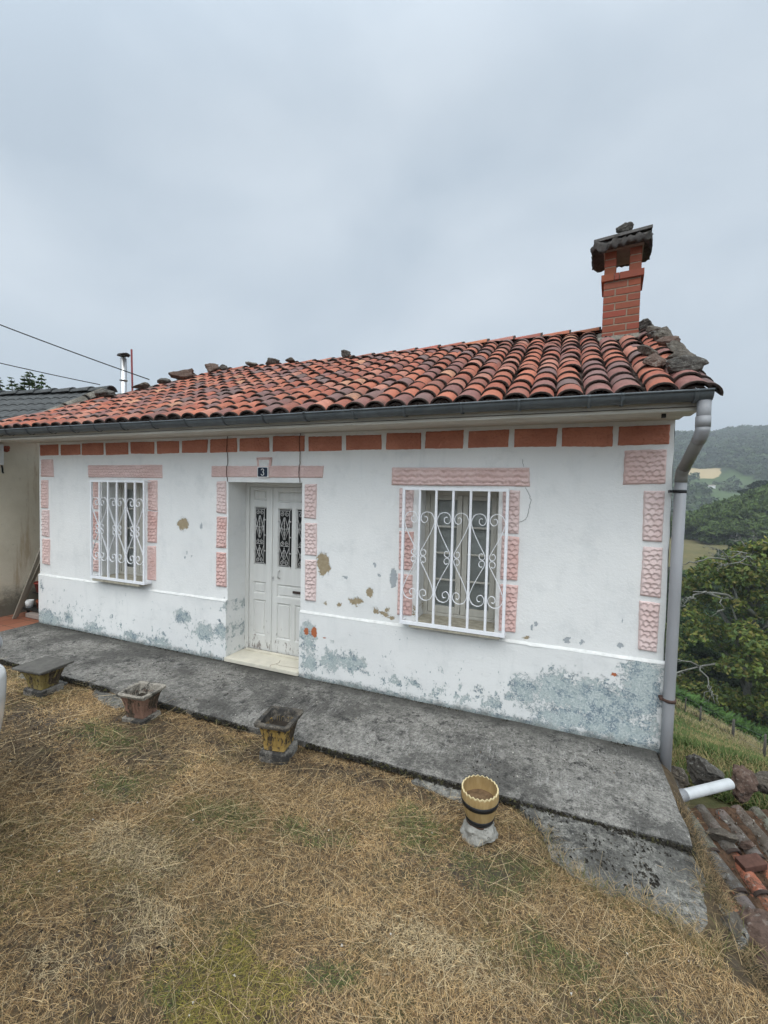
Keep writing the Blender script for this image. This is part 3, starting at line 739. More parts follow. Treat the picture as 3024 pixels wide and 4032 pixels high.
m = MB(); m.box(-0.25, 7.885, -0.235, 0.002, 2.577, 2.598); s1 = m.build('soffit', M['soffit'], house, 0.004)
m = MB(); m.box(-0.27, 7.905, -0.445, -0.240, 2.562, 2.590); m.build('soffit_board', M['soffit'], house, 0.004)
m = MB(); m.box(-0.30, 7.905, -0.468, -0.446, 2.560, 2.672); m.build('fascia', M['soffit'], house, 0.004)
m = MB(); m.box(7.70, 7.725, -0.40, -0.37, 2.535, 2.561); m.build('rafter_end', M['deck'], house)

# deck under the tiles (front, left hip, rear) as one thick shell
m = MB()
d = 0.03
F = [(-0.42, YE + .05, ZE - d), (XV - .02, YE + .05, ZE - d), (XV - .02, YR, ZR - d), (hipx(YR), YR, ZR - d)]
m.add(F, [(0, 1, 2, 3)])
YB = 4.55; ZBk = ZR - 0.5 * (YB - YR)
m.add([(hipx(YR), YR, ZR - d), (XV - .02, YR, ZR - d), (XV - .02, YB, ZBk - d), (-0.42, YB, ZBk - d)], [(0, 1, 2, 3)])
m.add([(-0.42, YE + .05, ZE - d), (hipx(YR), YR, ZR - d), (-0.42, YB, ZBk - d)], [(0, 1, 2)])
m.add([(x, y, z - 0.04) for x, y, z in F], [(3, 2, 1, 0)])
m.add([(XV - .02, YE + .05, ZE - d), (XV - .02, YR, ZR - d), (XV - .02, YB, ZBk - d), (XV - .02, YB, ZBk - d - .06), (XV - .02, YR, ZR - d - .06), (XV - .02, YE + .05, ZE - d - .06)], [(0, 5, 4, 1), (1, 4, 3, 2)])
roof = m.build('roof', M['deck'], house)
tag(roof, 'old terracotta barrel tile roof, orange and purple grey tiles with blackened edges')

PAL = [((0.40, 0.140, 0.085), 26), ((0.34, 0.112, 0.072), 24), ((0.42, 0.185, 0.130), 15), ((0.235, 0.112, 0.096), 13), ((0.20, 0.118, 0.107), 10), ((0.46, 0.235, 0.145), 3), ((0.27, 0.108, 0.078), 16), ((0.17, 0.115, 0.105), 4)]
PALF = [c for c, w in PAL for _ in range(w)]
def cover_tile(m, o, t, a, n, L, r0, r1, th=0.017, col=(1, 1, 1), seg=8, flip=False, arc=82, lh=0.86):
    """half barrel; o = lower end on the bed, t up-slope, a across, n normal. material 0 body, 1 blackened rim"""
    o = Vector(o); A = math.radians(arc)
    def ring(s, r):
        out = []
        for k in range(seg + 1):
            g = -A + 2 * A * k / seg
            h = (math.cos(g) - math.cos(A)) * lh
            out.append(o + t * s + a * (math.sin(g) * r) + n * ((h if not flip else -h) * r))
        return out
    fl = 1 if not flip else -1
    lip = 0.022
    R0o, RLo, R1o = ring(0, r0), ring(lip, r0), ring(L, r1)
    R0i, R1i = ring(0, r0 - th), ring(L, r1 - th)
    if flip: pass
    vs = R0o + RLo + R1o + R0i + R1i; q = seg + 1
    fs, mi = [], []
    b = len(m.v); m.v.extend([tuple(p) for p in vs]); m.c.extend([col] * len(vs))
    def F(i, j, k, l, mt, sm=True):
        m.f.append((b + i, b + j, b + k, b + l)); m.m.append(mt); m.sm.append(sm)
    for k in range(seg):
        F(k, k + 1, q + k + 1, q + k, 1); F(q + k, q + k + 1, 2 * q + k + 1, 2 * q + k, 0)
        F(3 * q + k + 1, 3 * q + k, 4 * q + k, 4 * q + k + 1, 1)
        F(k + 1, k, 3 * q + k, 3 * q + k + 1, 1, False)
    F(0, 3 * q, 4 * q, 2 * q, 1, False); F(seg, 2 * q + seg, 4 * q + seg, 3 * q + seg, 1, False)

m = MB(); ch = MB()
rs = random.Random(3)
a = Vector((1, 0, 0)); t = Vector((0, CT, ST)); n = Vector((0, -ST, CT))
NROW = 13; LSL = (YR - YE) / CT; EXP = LSL / NROW
ncol = 44; sp = 0.1925
colx = [7.862 - i * sp for i in range(ncol)]
for ci, x in enumerate(colx):
    cj = rs.uniform(-.010, .010); colbias = rs.random()
    for r in range(NROW):
        s = r * EXP + rs.uniform(-.016, .016) - (0.02 if r == 0 else 0)
        y = YE + s * CT
        sag = -0.020 * math.sin(PI * r / NROW) * (0.5 + 0.5 * math.sin(x * 0.9)) + 0.006 * math.sin(x * 2.3 + 1)
        if x + 0.03 < hipx(y + 0.06): continue
        if 7.40 < x < 7.83 and 1.53 < y < 2.0: continue               # the chimney stands here
        if 7.40 < x < 7.83 and 1.34 < y <= 1.53: continue
        c = list(rs.choice(PALF)); k = rs.uniform(0.88, 1.12)
        c = tuple(v * k for v in c)
        rot = rs.uniform(-.065, .065) * (2.2 if rs.random() < .06 else 1)
        tt = (t + a * rot).normalized(); nn = n
        tilt = 0.045 + rs.uniform(-.012, .012)                        # lower end rides on the tile below
        tt2 = (tt - n * tilt).normalized()
        o = Vector((x + cj + rs.uniform(-.007, .007), y, bedz(y) + sag)) + n * (0.032 + rs.uniform(-.004, .008))
        cover_tile(m, o, tt2, a, n, 0.36 if r < NROW - 1 else 0.26, 0.098 * rs.uniform(.95, 1.05), 0.080, 0.016, c, 8, False, 82, 0.76)
        # second lip seen below at the eave: doubled starter tile
        if r == 0:
            cover_tile(m, o - n * 0.030 + t * 0.012, tt2, a, n, 0.3, 0.086, 0.072, 0.015, tuple(v * .8 for v in c), 8, False, 82, 0.76)
    for r in range(NROW):
        s = r * EXP - 0.03
        y = YE + s * CT; x2 = x - sp / 2
        if x2 < hipx(y + 0.06): continue
        if 7.42 < x2 < 7.80 and 1.42 < y < 2.0: continue
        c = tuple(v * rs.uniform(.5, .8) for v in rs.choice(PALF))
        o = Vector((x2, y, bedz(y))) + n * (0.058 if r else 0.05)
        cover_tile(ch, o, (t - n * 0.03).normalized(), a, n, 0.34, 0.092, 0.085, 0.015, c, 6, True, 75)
m.build('cover_tiles', [M['tile'], M['tilerim']], roof)
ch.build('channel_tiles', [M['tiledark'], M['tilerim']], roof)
# verge tiles along the right gable: one more column, turned a little outwards
m = MB()
for r in range(NROW + 0):
    s = r * EXP; y = YE + s * CT + 0.02
    c = tuple(v * 0.75 for v in rs.choice(PALF))
    o = Vector((7.945 + rs.uniform(-.006, .006), y, bedz(y))) + n * 0.005
    an = (a * 0.93 - n * 0.36).normalized(); nn = (n * 0.93 + a * 0.36).normalized()
    cover_tile(m, o, (t - n * 0.045).normalized(), an, nn, 0.36, 0.082, 0.07, 0.017, c)
m.build('verge_tiles', [M['tile'], M['tilerim']], roof)
# ridge caps: long half barrels lapping to the left, bedded in mortar
m = MB(); x = hipx(YR) - 0.05
while x < 7.6:
    c = tuple(v * rs.uniform(.9, 1.1) for v in rs.choice(PALF[:60]))
    zz = ZR + 0.020 - 0.020 * math.sin(PI * 1.0) + 0.012 * math.sin(x * 1.3)
    if True:
        cover_tile(m, (x + 0.40, YR + 0.03, zz + 0.02), Vector((-1, 0, -0.05)).normalized(), Vector((0, 1, 0)), Vector((0, 0, 1)), 0.44, 0.108, 0.09, 0.018, c, 10, False, 80, 0.8)
    x += 0.335
m.build('ridge_caps', [M['tile'], M['tilerim']], roof)
m = MB()
def mort(u, v):
    x = hipx(YR) + (7.88 - hipx(YR)) * u
    yy = YR + 0.03 + (-0.15 + 0.30 * v)
    return (x, yy, ZR + 0.03 + 0.03 * math.sin(PI * v) + 0.02 * mnoise.noise(Vector((x * 9, v * 5, 0))))
m.grid(mort, 150, 6)
def mort2(u, v):
    y = YE + 0.1 + (YR - YE - 0.1) * u
    return (hipx(y) - 0.11 + 0.16 * v + 0.03 * mnoise.noise(Vector((y * 7, v * 3, 4))), y + 0.05 - 0.1 * v, bedz(y) + 0.01 + 0.065 * math.sin(PI * v) + 0.03 * mnoise.noise(Vector((y * 8, v * 4, 2))))
m.grid(mort2, 80, 6)
m.build('mortar_bedding', M['mortar'], roof)
# rear slope and hip slope: simple rows of tiles, unseen from the yard but there
m = MB()
for i in range(36):
    x = 7.9 - i * 0.2
    def P_(u, v, x=x):
        return (x - 0.1 + 0.2 * u, YR + (YB - YR) * v, ZR - 0.5 * (YB - YR) * v + 0.02 + 0.05 * math.sin(PI * u))
    m.grid(P_, 6, 12, 0, tuple(rs.choice(PALF)))
for i in range(14):
    y = YE + 0.35 * i
    z_ = lambda yy: 0
    def P_(u, v, y=y):
        yy = y + 0.35 * u
        top = YE + (YR - YE) if yy > YR else yy
        hx = hipx(min(yy, YR)) if yy <= YR else hipx(YR) * (YB - yy) / (YB - YR) + -0.42 * (yy - YR) / (YB - YR)
        hz = bedz(min(yy, YR)) if yy <= YR else ZR - 0.5 * (yy - YR)
        xx = -0.45 + (hx + 0.45) * v
        return (xx, yy, ZE + (hz - ZE) * v + 0.03 * math.sin(PI * u))
    if y + .35 < YB: m.grid(P_, 4, 8, 0, tuple(rs.choice(PALF)))
m.build('rear_tiles', [M['tile']], roof)

# ---------------- gutter
m = MB(); GY, GZ, GR = -0.525, 2.670, 0.059
GX0, GX1 = -0.47, 7.955
def gut(u, v):
    g = PI + PI * v
    return (GX0 + (GX1 - GX0) * u, GY + GR * math.cos(g), GZ + GR * math.sin(g) * 1.02 + 0.004 * math.sin(u * 9))
m.grid(gut, 60, 10)
def gut2(u, v):
    x, y, z = gut(u, v); return (x, GY + (y - GY) * .95, GZ + (z - GZ) * .95 + .001)
m.grid(gut2, 60, 10)
m.tube([(GX0 + (GX1 - GX0) * i / 40, GY - GR - 0.003, GZ + 0.002 + 0.004 * math.sin(i / 40 * 9)) for i in range(41)], 0.0085, 8)
for xx in (GX0, GX1):
    m.add([(xx, GY + GR * math.cos(PI + PI * k / 10), GZ + GR * math.sin(PI + PI * k / 10)) for k in range(11)], [tuple(range(11))])
gutter = m.build('gutter', M['zinc'], house)
bx = [-0.33, 0.08, 0.33, 0.76, 1.19, 1.62, 2.03, 2.47, 2.94, 3.42, 3.92, 4.40, 4.86, 5.35, 5.82, 6.30, 6.74, 7.22, 7.43, 7.86]
for i, x in enumerate(bx):
    m = MB(); w = 0.011
    pts = [(GY + (GR + .004) * math.cos(PI + PI * k / 10), GZ + (GR + .004) * math.sin(PI + PI * k / 10) * 1.02) for k in range(11)]
    vs = [(x - w, y, z) for y, z in pts] + [(x + w, y, z) for y, z in pts] + [(x - w, GY + (y - GY) * 1.06, GZ + (z - GZ) * 1.06) for y, z in pts] + [(x + w, GY + (y - GY) * 1.06, GZ + (z - GZ) * 1.06) for y, z in pts]
    fs = []
    for k in range(10): fs += [(22 + k, 23 + k, 34 + k, 33 + k), (k, k + 1, 23 + k, 22 + k), (11 + k + 1, 11 + k, 33 + k, 34 + k)]
    m.add(vs, fs, 0, None, True); m.tube([(x - w, GY - GR - .004, GZ + .003), (x + w, GY - GR - .004, GZ + .003)], 0.012, 8)
    m.build('gutter_bracket', M['zinc'] if x > 5 else M['zincband'], gutter)

# ---------------- downpipe at the right corner
m = MB(); R_ = 0.0405
m.tube([(7.900, -0.075, 2.12), (7.897, -0.072, 1.2), (7.893, -0.070, 0.3), (7.89, -0.068, -0.30)], R_, 20)
dp = m.build('downpipe', M['pvc'], house)
MB().tube([(7.916, -0.525, 2.615), (7.915, -0.523, 2.47)], R_ + 0.000, 20).tube([(7.915, -0.523, 2.512), (7.915, -0.523, 2.440)], R_ + 0.0035, 20).build('outlet_pipe', M['pvc'], dp)
MB().tube([(7.915, -0.523, 2.445), (7.915, -0.520, 2.425), (7.913, -0.50, 2.39), (7.911, -0.46, 2.363)], R_ + 0.002, 20).build('pipe_elbow', M['pvc'], dp)
MB().tube([(7.911, -0.465, 2.366), (7.902, -0.13, 2.19)], R_, 20).build('slanted_pipe', M['pvcold'], dp)
MB().tube([(7.903, -0.15, 2.20), (7.901, -0.10, 2.17), (7.90, -0.078, 2.13), (7.90, -0.075, 2.09)], R_ + 0.002, 20).build('pipe_elbow', M['pvcold'], dp)
for z, mat in ((2.02, 'black'), (0.395, 'rustclamp')):
    MB().tube([(7.897, -0.071, z - .012), (7.897, -0.071, z + .012)], R_ + 0.005, 20).box(7.83, 7.86, -0.085, -0.02, z - .010, z + .010).build('pipe_clamp', M[mat], dp)
oz = -0.36
E1 = Vector((8.015, 0.0, -0.385)); E2 = Vector((8.435, 0.335, -0.375))
MB().tube([(7.89, -0.068, -0.26), (7.895, -0.065, -0.33), (7.93, -0.055, -0.375), (7.985, -0.025, -0.387), (8.05, 0.03, -0.386)], R_ + .004, 20).build('pipe_elbow', M['pvc'], dp)
MB().tube([(8.03, 0.013, -0.386), (8.435, 0.335, -0.376)], R_, 20, cap=False).tube([(8.034, 0.016, -0.386), (8.435, 0.335, -0.376)], R_ - .004, 20, cap=False).build('drain_spout', M['pvcwhite'], dp)

# ---------------- chimney: joints are a mortar core, every brick stands 4 mm proud of it
cx0, cx1, cy0, cy1 = 7.432, 7.800, 1.60, 1.97
m = MB(); m.box(cx0 + .004, cx1 - .004, cy0 + .004, cy1 - .004, 3.55, 4.50)
chim = m.build('chimney', M['joint'], roof)
bc = lambda: tuple(v * random.uniform(.90, 1.08) for v in (0.265, 0.078, 0.046))
m = MB(); H = 0.0805; z = 3.765
W_ = cx1 - cx0
for r in range(8):
    j = .014
    cut = cx0 + (W_ * 0.325 if r % 2 == 0 else W_ * 0.655)
    for (a_, b_) in ((cx0, cut - j / 2), (cut + j / 2, cx1)):
        m.box(a_, b_, cy0 - .002 * random.random(), cy0 + .11, z + j / 2, z + H - j / 2, 0, bc())
        m.box(a_, b_, cy1 - .11, cy1, z + j / 2, z + H - j / 2, 0, bc())
    cut = cy0 + .12 + (W_ - .24) * (0.45 if r % 2 else 0.55)
    for (a_, b_) in ((cy0 + .117, cut - j / 2), (cut + j / 2, cy1 - .117)):
        for (p, q) in ((cx0, cx0 + .1), (cx1 - .1, cx1)):
            m.box(p, q, a_, b_, z + j / 2, z + H - j / 2, 0, bc())
    z += H
ztop = z
m.build('shaft', M['brick'], chim, 0.003)
# projecting collar
m = MB(); e = 0.028; H2 = 0.082
for (a_, b_) in ((cx0 - e, cx0 + .10), (cx0 + .106, cx0 + .152), (cx0 + .158, cx1 + e)):
    m.box(a_, b_, cy0 - e, cy0 + .08, ztop + .008, ztop + H2, 0, bc())
m.box(cx0 - e, cx1 + e, cy1 - .08, cy1 + e, ztop + .008, ztop + H2, 0, bc())
for (p, q) in ((cx0 - e, cx0 + .075), (cx1 - .075, cx1 + e)):
    m.box(p, q, cy0 + .085, cy0 + .21, ztop + .008, ztop + H2, 0, bc()); m.box(p, q, cy0 + .217, cy1 - .085, ztop + .008, ztop + H2, 0, bc())
m.build('collar', M['brick'], chim, 0.003)
zc = ztop + H2
for (px, py) in ((cx0, cy0), (cx1 - .118, cy0), (cx0, cy1 - .118), (cx1 - .118, cy1 - .118)):
    m = MB(); z = zc
    m.box(px + .006, px + .112, py + .006, py + .112, zc, zc + .262, 1)
    for r in range(3):
        m.box(px, px + .118, py, py + .118, z + .007, z + .082, 0, bc()); z += .087
    m.build('brick_pier', [M['brick'], M['joint']], chim, 0.003)
zt_ = zc + 0.262
MB().box(cx0 - .015, cx1 + .015, cy0 - .015, cy1 + .015, zt_, zt_ + .028).build('lintel_slab', M['slab'], chim, 0.004)
# cap: ragged mortar and old tiles, dark with soot
m = MB()
x0_, x1_, y0_, y1_ = cx0 - .135, cx1 + .095, cy0 - .135, cy1 + .045
def cap(u, v):
    # u round the outline, v bottom->rim->top
    g = 2 * PI * u; c, s_ = math.cos(g), math.sin(g)
    k = 1 / max(abs(c), abs(s_)); k = min(k, 1.30)
    xr, yr = (x1_ - x0_) / 2, (y1_ - y0_) / 2
    prof = [(0.30, .026), (0.80, .020), (0.97, -.004), (1.0, .022), (1.0, .062), (0.96, .085), (0.6, .105), (0.02, .115)][int(round(v * 7))]
    rag = 1 + 0.07 * mnoise.noise(Vector((c * 5, s_ * 5, prof[1] * 30))) + .07 * mnoise.noise(Vector((c * 13, s_ * 13, prof[1] * 40)))
    zz = prof[1] + (0.035 * mnoise.noise(Vector((c * 6, s_ * 6, 5 + prof[1] * 9))) + .060 * mnoise.noise(Vector((c * 6.3 + 3, s_ * 6.3, prof[1] * 20))) + .025 * mnoise.noise(Vector((c * 19, s_ * 19, prof[1] * 20))) - .02) * (1 if .9 < prof[0] else .15) * (1 if s_ < .3 else .25)
    lean = 0.03 * c * prof[0]
    return ((x0_ + x1_) / 2 + xr * k * c * prof[0] * rag, (y0_ + y1_) / 2 + yr * k * s_ * prof[0] * rag, zt_ + zz + lean * .3)
m.grid(cap, 160, 7, 0)
for i in range(3):
    xx = x0_ + .02
    cover_tile(m, (x0_ + .02 + i * .0, y0_ + .09 + .15 * i, zt_ + .072), Vector((1, 0, 0.05)).normalized(), Vector((0, -1, 0)), Vector((0, 0, 1)), x1_ - x0_ - .03, .085, .085, .018, (1, 1, 1))
m.m = [0] * len(m.m)
m.build('cap', M['capstone'], chim)
m = MB()
def skirt(u, v):
    g = 2 * PI * u; c, s_ = math.cos(g), math.sin(g); k = 1 / max(abs(c), abs(s_))
    xm, ym = (cx0 + cx1) / 2, (cy0 + cy1) / 2; hw = (cx1 - cx0) / 2
    r = hw + (.004 if v > .9 else .10 * (1 - v)) + .012 * mnoise.noise(Vector((c * 6, s_ * 6, v * 3)))
    x, y = xm + c * k * r, ym + s_ * k * r
    return (x, y, (bedz(min(y, YR)) + .03) * (1 - v) + max(3.772, bedz(min(y, YR)) + .06) * v + .006 * mnoise.noise(Vector((x * 20, y * 20, v))))
m.grid(skirt, 64, 4)
m.build('mortar_skirt', M['mortar'], chim)

# the stack stands a few degrees askew of the wall
pv = Matrix.Translation(((cx0 + cx1) / 2, (cy0 + cy1) / 2, 0)); chim.matrix_world = pv @ Matrix.Rotation(math.radians(-5.4), 4, 'Z') @ pv.inverted()
# ------------------------------------------------------------------ the lie of the land
CAM = np.array([7.071, -4.038, 1.945])
_r = np.array([-50, 5, 6.5, 10, 20, 29.4, 42, 60, 75, 90, 104, 112, 150, 200, 260, 330, 420, 560, 720, 900, 1300, 2600.])
_z = np.array([-1.0, -1.05, -1.35, -2.9, -7.0, -10.5, -14.6, -21.5, -24.5, -20, -13.6, -12.3, -9.0, -4.0, -8, -6, 6, 40, 84, 112, 150, 190.])
def gh(x, y):
    x = np.asarray(x, float); y = np.asarray(y, float)
    yard = -0.092 + 0.05 * sstep(-1.6, -4.0, y) + 0.030 * (fbm(x, y, 5, 3, 0.9) - .5) + 0.025 * (fbm(x, y, 8, 2, 4.0) - .5)
    yard = yard - 0.02 * sstep(-1.25, -1.08, y)
    t = 0.26 * (x - 8) + 0.97 * (y - 1.0)
    far = np.interp(t, _r - 4.5, _z) 
    far = far + (fbm(x, y, 11, 4, 0.02) - .5) * np.clip((t - 60) * 0.10, 0, 22) + (fbm(x, y, 3, 3, 0.25) - .5) * np.clip(t * .02, 0, .5)
    sl = 0.97 * (x - 8) - 0.26 * (y - 1) - 0.41
    far = far - 0.30 * np.clip(sl, -8, 8) * sstep(4, 25, t) * (1 - sstep(62, 85, t))
    xe = 7.86 + 0.75 * sstep(-1.7, -2.6, y)
    wx = sstep(xe, xe + 0.45 + 0.6 * sstep(-1.7, -2.6, y), x)
    wy = sstep(1.2, 2.2, y)
    w = np.maximum(wx, wy)
    low = np.where(t < 15, np.minimum(far, -1.0 + 0.25 * np.clip(-y - 2.2, 0, 4)), far)
    return yard * (1 - w) + low * w
def gz(x, y): return float(gh(np.array([x]), np.array([y]))[0])

# one ground sheet: polar grid round the yard, finer near the viewer
rr = np.concatenate([np.linspace(0.0, 7.0, 72)[1:], 7.0 * np.exp(np.linspace(0, math.log(2600 / 7.0), 130))[1:]])
na = 300
aa = np.linspace(0, 2 * PI, na, endpoint=False)
# denser in the sector seen over the right of the house
aa = np.sort(np.concatenate([aa, np.linspace(math.radians(65), math.radians(84), 220)]))
na = len(aa)
GXc, GYc = 7.0, -3.0
X = GXc + rr[:, None] * np.cos(aa)[None, :]; Y = GYc + rr[:, None] * np.sin(aa)[None, :]
Zg = gh(X, Y)
V = np.stack([X, Y, Zg], -1).reshape(-1, 3); V = np.vstack([V, [[GXc, GYc, gz(GXc, GYc)]]])
nr = len(rr)
I, J = np.meshgrid(np.arange(nr - 1), np.arange(na), indexing='ij')
J2 = (J + 1) % na
Fq = np.stack([I * na + J, (I + 1) * na + J, (I + 1) * na + J2, I * na + J2], -1).reshape(-1, 4)
cidx = len(V) - 1
Fc = np.stack([np.full(na, cidx), np.arange(na), (np.arange(na) + 1) % na, (np.arange(na) + 1) % na], -1)
Fc = Fc[:, [0, 1, 2, 2]]

def ground_mat():
    k = NT('dry_yard_and_meadow', 0.95); P = k.co()
    x, y, z = k.sep(P)
    c = k.ramp(k.noise(P, 16, 8, 0.78), [(0.3, (0.042, 0.030, 0.019)), (0.55, (0.10, 0.072, 0.040)), (0.75, (0.19, 0.14, 0.078))])
    c = k.mix(k.rng(k.noise(P, 1.5, 5, 0.65), 0.55, 0.68, 0, 0.6), c, (0.062, 0.068, 0.024))
    c = k.mix(k.rng(k.noise(k.vm('ADD', P, (5, 3, 0)), 1.1, 5, 0.7), 0.55, 0.66, 0, 0.75), c, (0.07, 0.057, 0.046))
    # the hillside meadow beyond the house
    t = k.math('ADD', k.math('MULTIPLY', x, 0.26), k.math('MULTIPLY', y, 0.97))
    mead = k.ramp(k.noise(P, 1.2, 7, 0.7), [(0.32, (0.055, 0.085, 0.022)), (0.52, (0.095, 0.125, 0.038)), (0.70, (0.18, 0.165, 0.07))])
    mead = k.mix(k.rng(k.noise(P, 9, 5, 0.8), 0.4, 0.7, 0, 0.5), mead, (0.075, 0.085, 0.03))
    c = k.mix(k.rng(t, 2.6, 4.2), c, mead)
    # dry brown pasture in the dip, then woods floor and far green fields
    c = k.mix(k.math('MULTIPLY', k.rng(t, 96, 104), k.rng(t, 168, 158)), c, k.ramp(k.noise(P, 0.35, 6, 0.7), [(0.3, (0.085, 0.085, 0.03)), (0.7, (0.16, 0.13, 0.058))]))
    far = k.ramp(k.noise(P, 0.012, 5, 0.6), [(0.38, (0.035, 0.055, 0.022)), (0.5, (0.07, 0.11, 0.035)), (0.62, (0.05, 0.075, 0.028))])
    c = k.mix(k.rng(t, 165, 180), c, far)
    e = k.vm('LENGTH', k.vm('MULTIPLY', k.vm('SUBTRACT', k.vm('ADD', P, k.vm('MULTIPLY', k.noise(P, 0.03, 4, 0.6, col=True), (16, 16, 0))), (136, 515, 0)), (1 / 17.0, 1 / 34.0, 0)))
    c = k.mix(k.rng(e, 1.0, 0.92), c, (0.40, 0.31, 0.17))
    k.color(c); k.bump(k.noise(P, 30, 6, 0.8), 0.8, 0.02)
    return k.m
M['ground'] = ground_mat()
me_faces = np.vstack([Fq, Fc])
me = bpy.data.meshes.new('ground')
me.from_pydata(V.tolist(), [], [tuple(f) for f in Fq.tolist()] + [tuple(f[:3]) for f in Fc.tolist()])
me.materials.append(M['ground']); me.polygons.foreach_set('use_smooth', [True] * len(me.polygons)); me.update()
ground = link(bpy.data.objects.new('ground', me)); tag(ground, kind='structure')

# ------------------------------------------------------------------ paths
def slab(name, poly, ztop, zbot, mat, kind='structure', noise=0.0, cell=0.06, dome=0.0, seed=0):
    """a concrete slab with an irregular outline: bmesh polygon, edges roughened, top gridded"""
    P = []
    for i in range(len(poly)):
        a, b = Vector((*poly[i], 0)), Vector((*poly[(i + 1) % len(poly)], 0)); n = max(1, int((b - a).length / cell))
        for q in range(n):
            p = a.lerp(b, q / n); d = (b - a).normalized(); nn = Vector((-d.y, d.x, 0))
            k = noise * (mnoise.noise(Vector((p.x * 5, p.y * 5, seed))) + .6 * mnoise.noise(Vector((p.x * 17, p.y * 17, seed))))
            P.append(p + nn * k)
    bm = bmesh.new()
    zt = ztop if callable(ztop) else (lambda x, y: ztop)
    top = [bm.verts.new((p.x, p.y, zt(p.x, p.y))) for p in P]
    f = bm.faces.new(top)
    if f.normal.z < 0: f.normal_flip()
    bot = [bm.verts.new((p.x, p.y, zbot)) for p in P]
    for i in range(len(P)):
        j = (i + 1) % len(P); bm.faces.new((top[i], top[j], bot[j], bot[i]))
    bmesh.ops.triangulate(bm, faces=[f])
    bmesh.ops.recalc_face_normals(bm, faces=bm.faces)
    me = bpy.data.meshes.new(name); bm.to_mesh(me); bm.free(); me.materials.append(mat)
    o = link(bpy.data.objects.new(name, me)); tag(o, kind=kind); return o
def pathz(x, y): return -0.055 + 0.003 * math.sin(x * 2.1 + y * 3) + (0.012 if x > 4 else 0) * sstep(4, 7, x)
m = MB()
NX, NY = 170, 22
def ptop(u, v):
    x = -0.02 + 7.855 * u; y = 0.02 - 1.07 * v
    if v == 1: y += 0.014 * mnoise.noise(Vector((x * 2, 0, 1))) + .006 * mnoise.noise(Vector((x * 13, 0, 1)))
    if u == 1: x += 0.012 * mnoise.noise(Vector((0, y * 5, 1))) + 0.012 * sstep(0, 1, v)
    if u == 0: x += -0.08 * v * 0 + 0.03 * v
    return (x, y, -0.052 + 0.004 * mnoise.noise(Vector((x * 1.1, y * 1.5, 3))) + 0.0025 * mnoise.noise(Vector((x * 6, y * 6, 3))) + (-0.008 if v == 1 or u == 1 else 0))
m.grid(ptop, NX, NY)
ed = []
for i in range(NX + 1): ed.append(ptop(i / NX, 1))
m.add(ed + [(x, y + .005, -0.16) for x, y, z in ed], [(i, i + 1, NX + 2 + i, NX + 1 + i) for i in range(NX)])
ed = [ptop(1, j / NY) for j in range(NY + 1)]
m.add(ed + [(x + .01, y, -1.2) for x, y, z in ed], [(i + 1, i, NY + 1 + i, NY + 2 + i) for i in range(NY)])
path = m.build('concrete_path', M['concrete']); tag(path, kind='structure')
m = MB()
APR = [(6.86, -1.06), (7.40, -1.062), (7.838, -1.055), (7.855, -1.25), (7.87, -1.37), (7.945, -1.41), (7.965, -1.51), (7.89, -1.61), (7.77, -1.675), (7.67, -1.645), (7.6, -1.585), (7.48, -1.56), (7.33, -1.565), (7.2, -1.515), (7.08, -1.45), (7.05, -1.30), (6.97, -1.19)]
apron = slab('concrete_apron', APR, lambda x, y: -0.078 + 0.012 * mnoise.noise(Vector((x * 3, y * 3, 1))) - 0.02 * sstep(7.6, 7.9, x) - .01 * sstep(-1.2, -1.7, y), -0.75, M['apron'], noise=0.022, cell=0.022, seed=4)
slab('concrete_patch', [(6.17, -1.075), (6.52, -1.08), (6.60, -1.16), (6.52, -1.20), (6.30, -1.165), (6.14, -1.12)], lambda x, y: -0.088, -0.2, M['apron'], noise=0.012, cell=0.03, seed=6)
slab('concrete_patch', [(2.75, -1.072), (3.55, -1.075), (3.75, -1.20), (3.45, -1.27), (3.1, -1.25), (2.85, -1.17)], lambda x, y: -0.092, -0.2, M['apron'], noise=0.02, cell=0.04, seed=7)
slab('concrete_patch', [(1.6, -1.075), (2.35, -1.075), (2.4, -1.22), (2.1, -1.26), (1.75, -1.22)], lambda x, y: -0.094, -0.2, M['apron'], noise=0.02, cell=0.04, seed=8)

# red tiled terrace in the alley
def terr_mat():
    k = NT('red_clay_paving', 0.8); P = k.co()
    br = k.n('ShaderNodeTexBrick'); k.put(br.inputs['Vector'], k.map(P, (1, 1, 1), rot=(0, 0, 0.0)))
    br.offset = 0.0; br.inputs['Scale'].default_value = 1.0; br.inputs['Brick Width'].default_value = 0.30; br.inputs['Row Height'].default_value = 0.30; br.inputs['Mortar Size'].default_value = 0.006
    br.inputs['Color1'].default_value = (0.25, 0.095, 0.055, 1); br.inputs['Color2'].default_value = (0.30, 0.125, 0.075, 1); br.inputs['Mortar'].default_value = (0.11, 0.065, 0.045, 1)
    c = k.mix(k.rng(k.noise(P, 5, 6, 0.7), 0.5, 0.75, 0, 0.55), br.outputs[0], (0.14, 0.085, 0.06))
    k.color(c); return k.m
slab('tiled_terrace', [(-0.03, 0.02), (-0.02, 2.6), (-3.4, 2.6), (-3.4, -1.3), (0.02, -1.05)], lambda x, y: -0.064, -0.2, terr_mat(), cell=0.5)

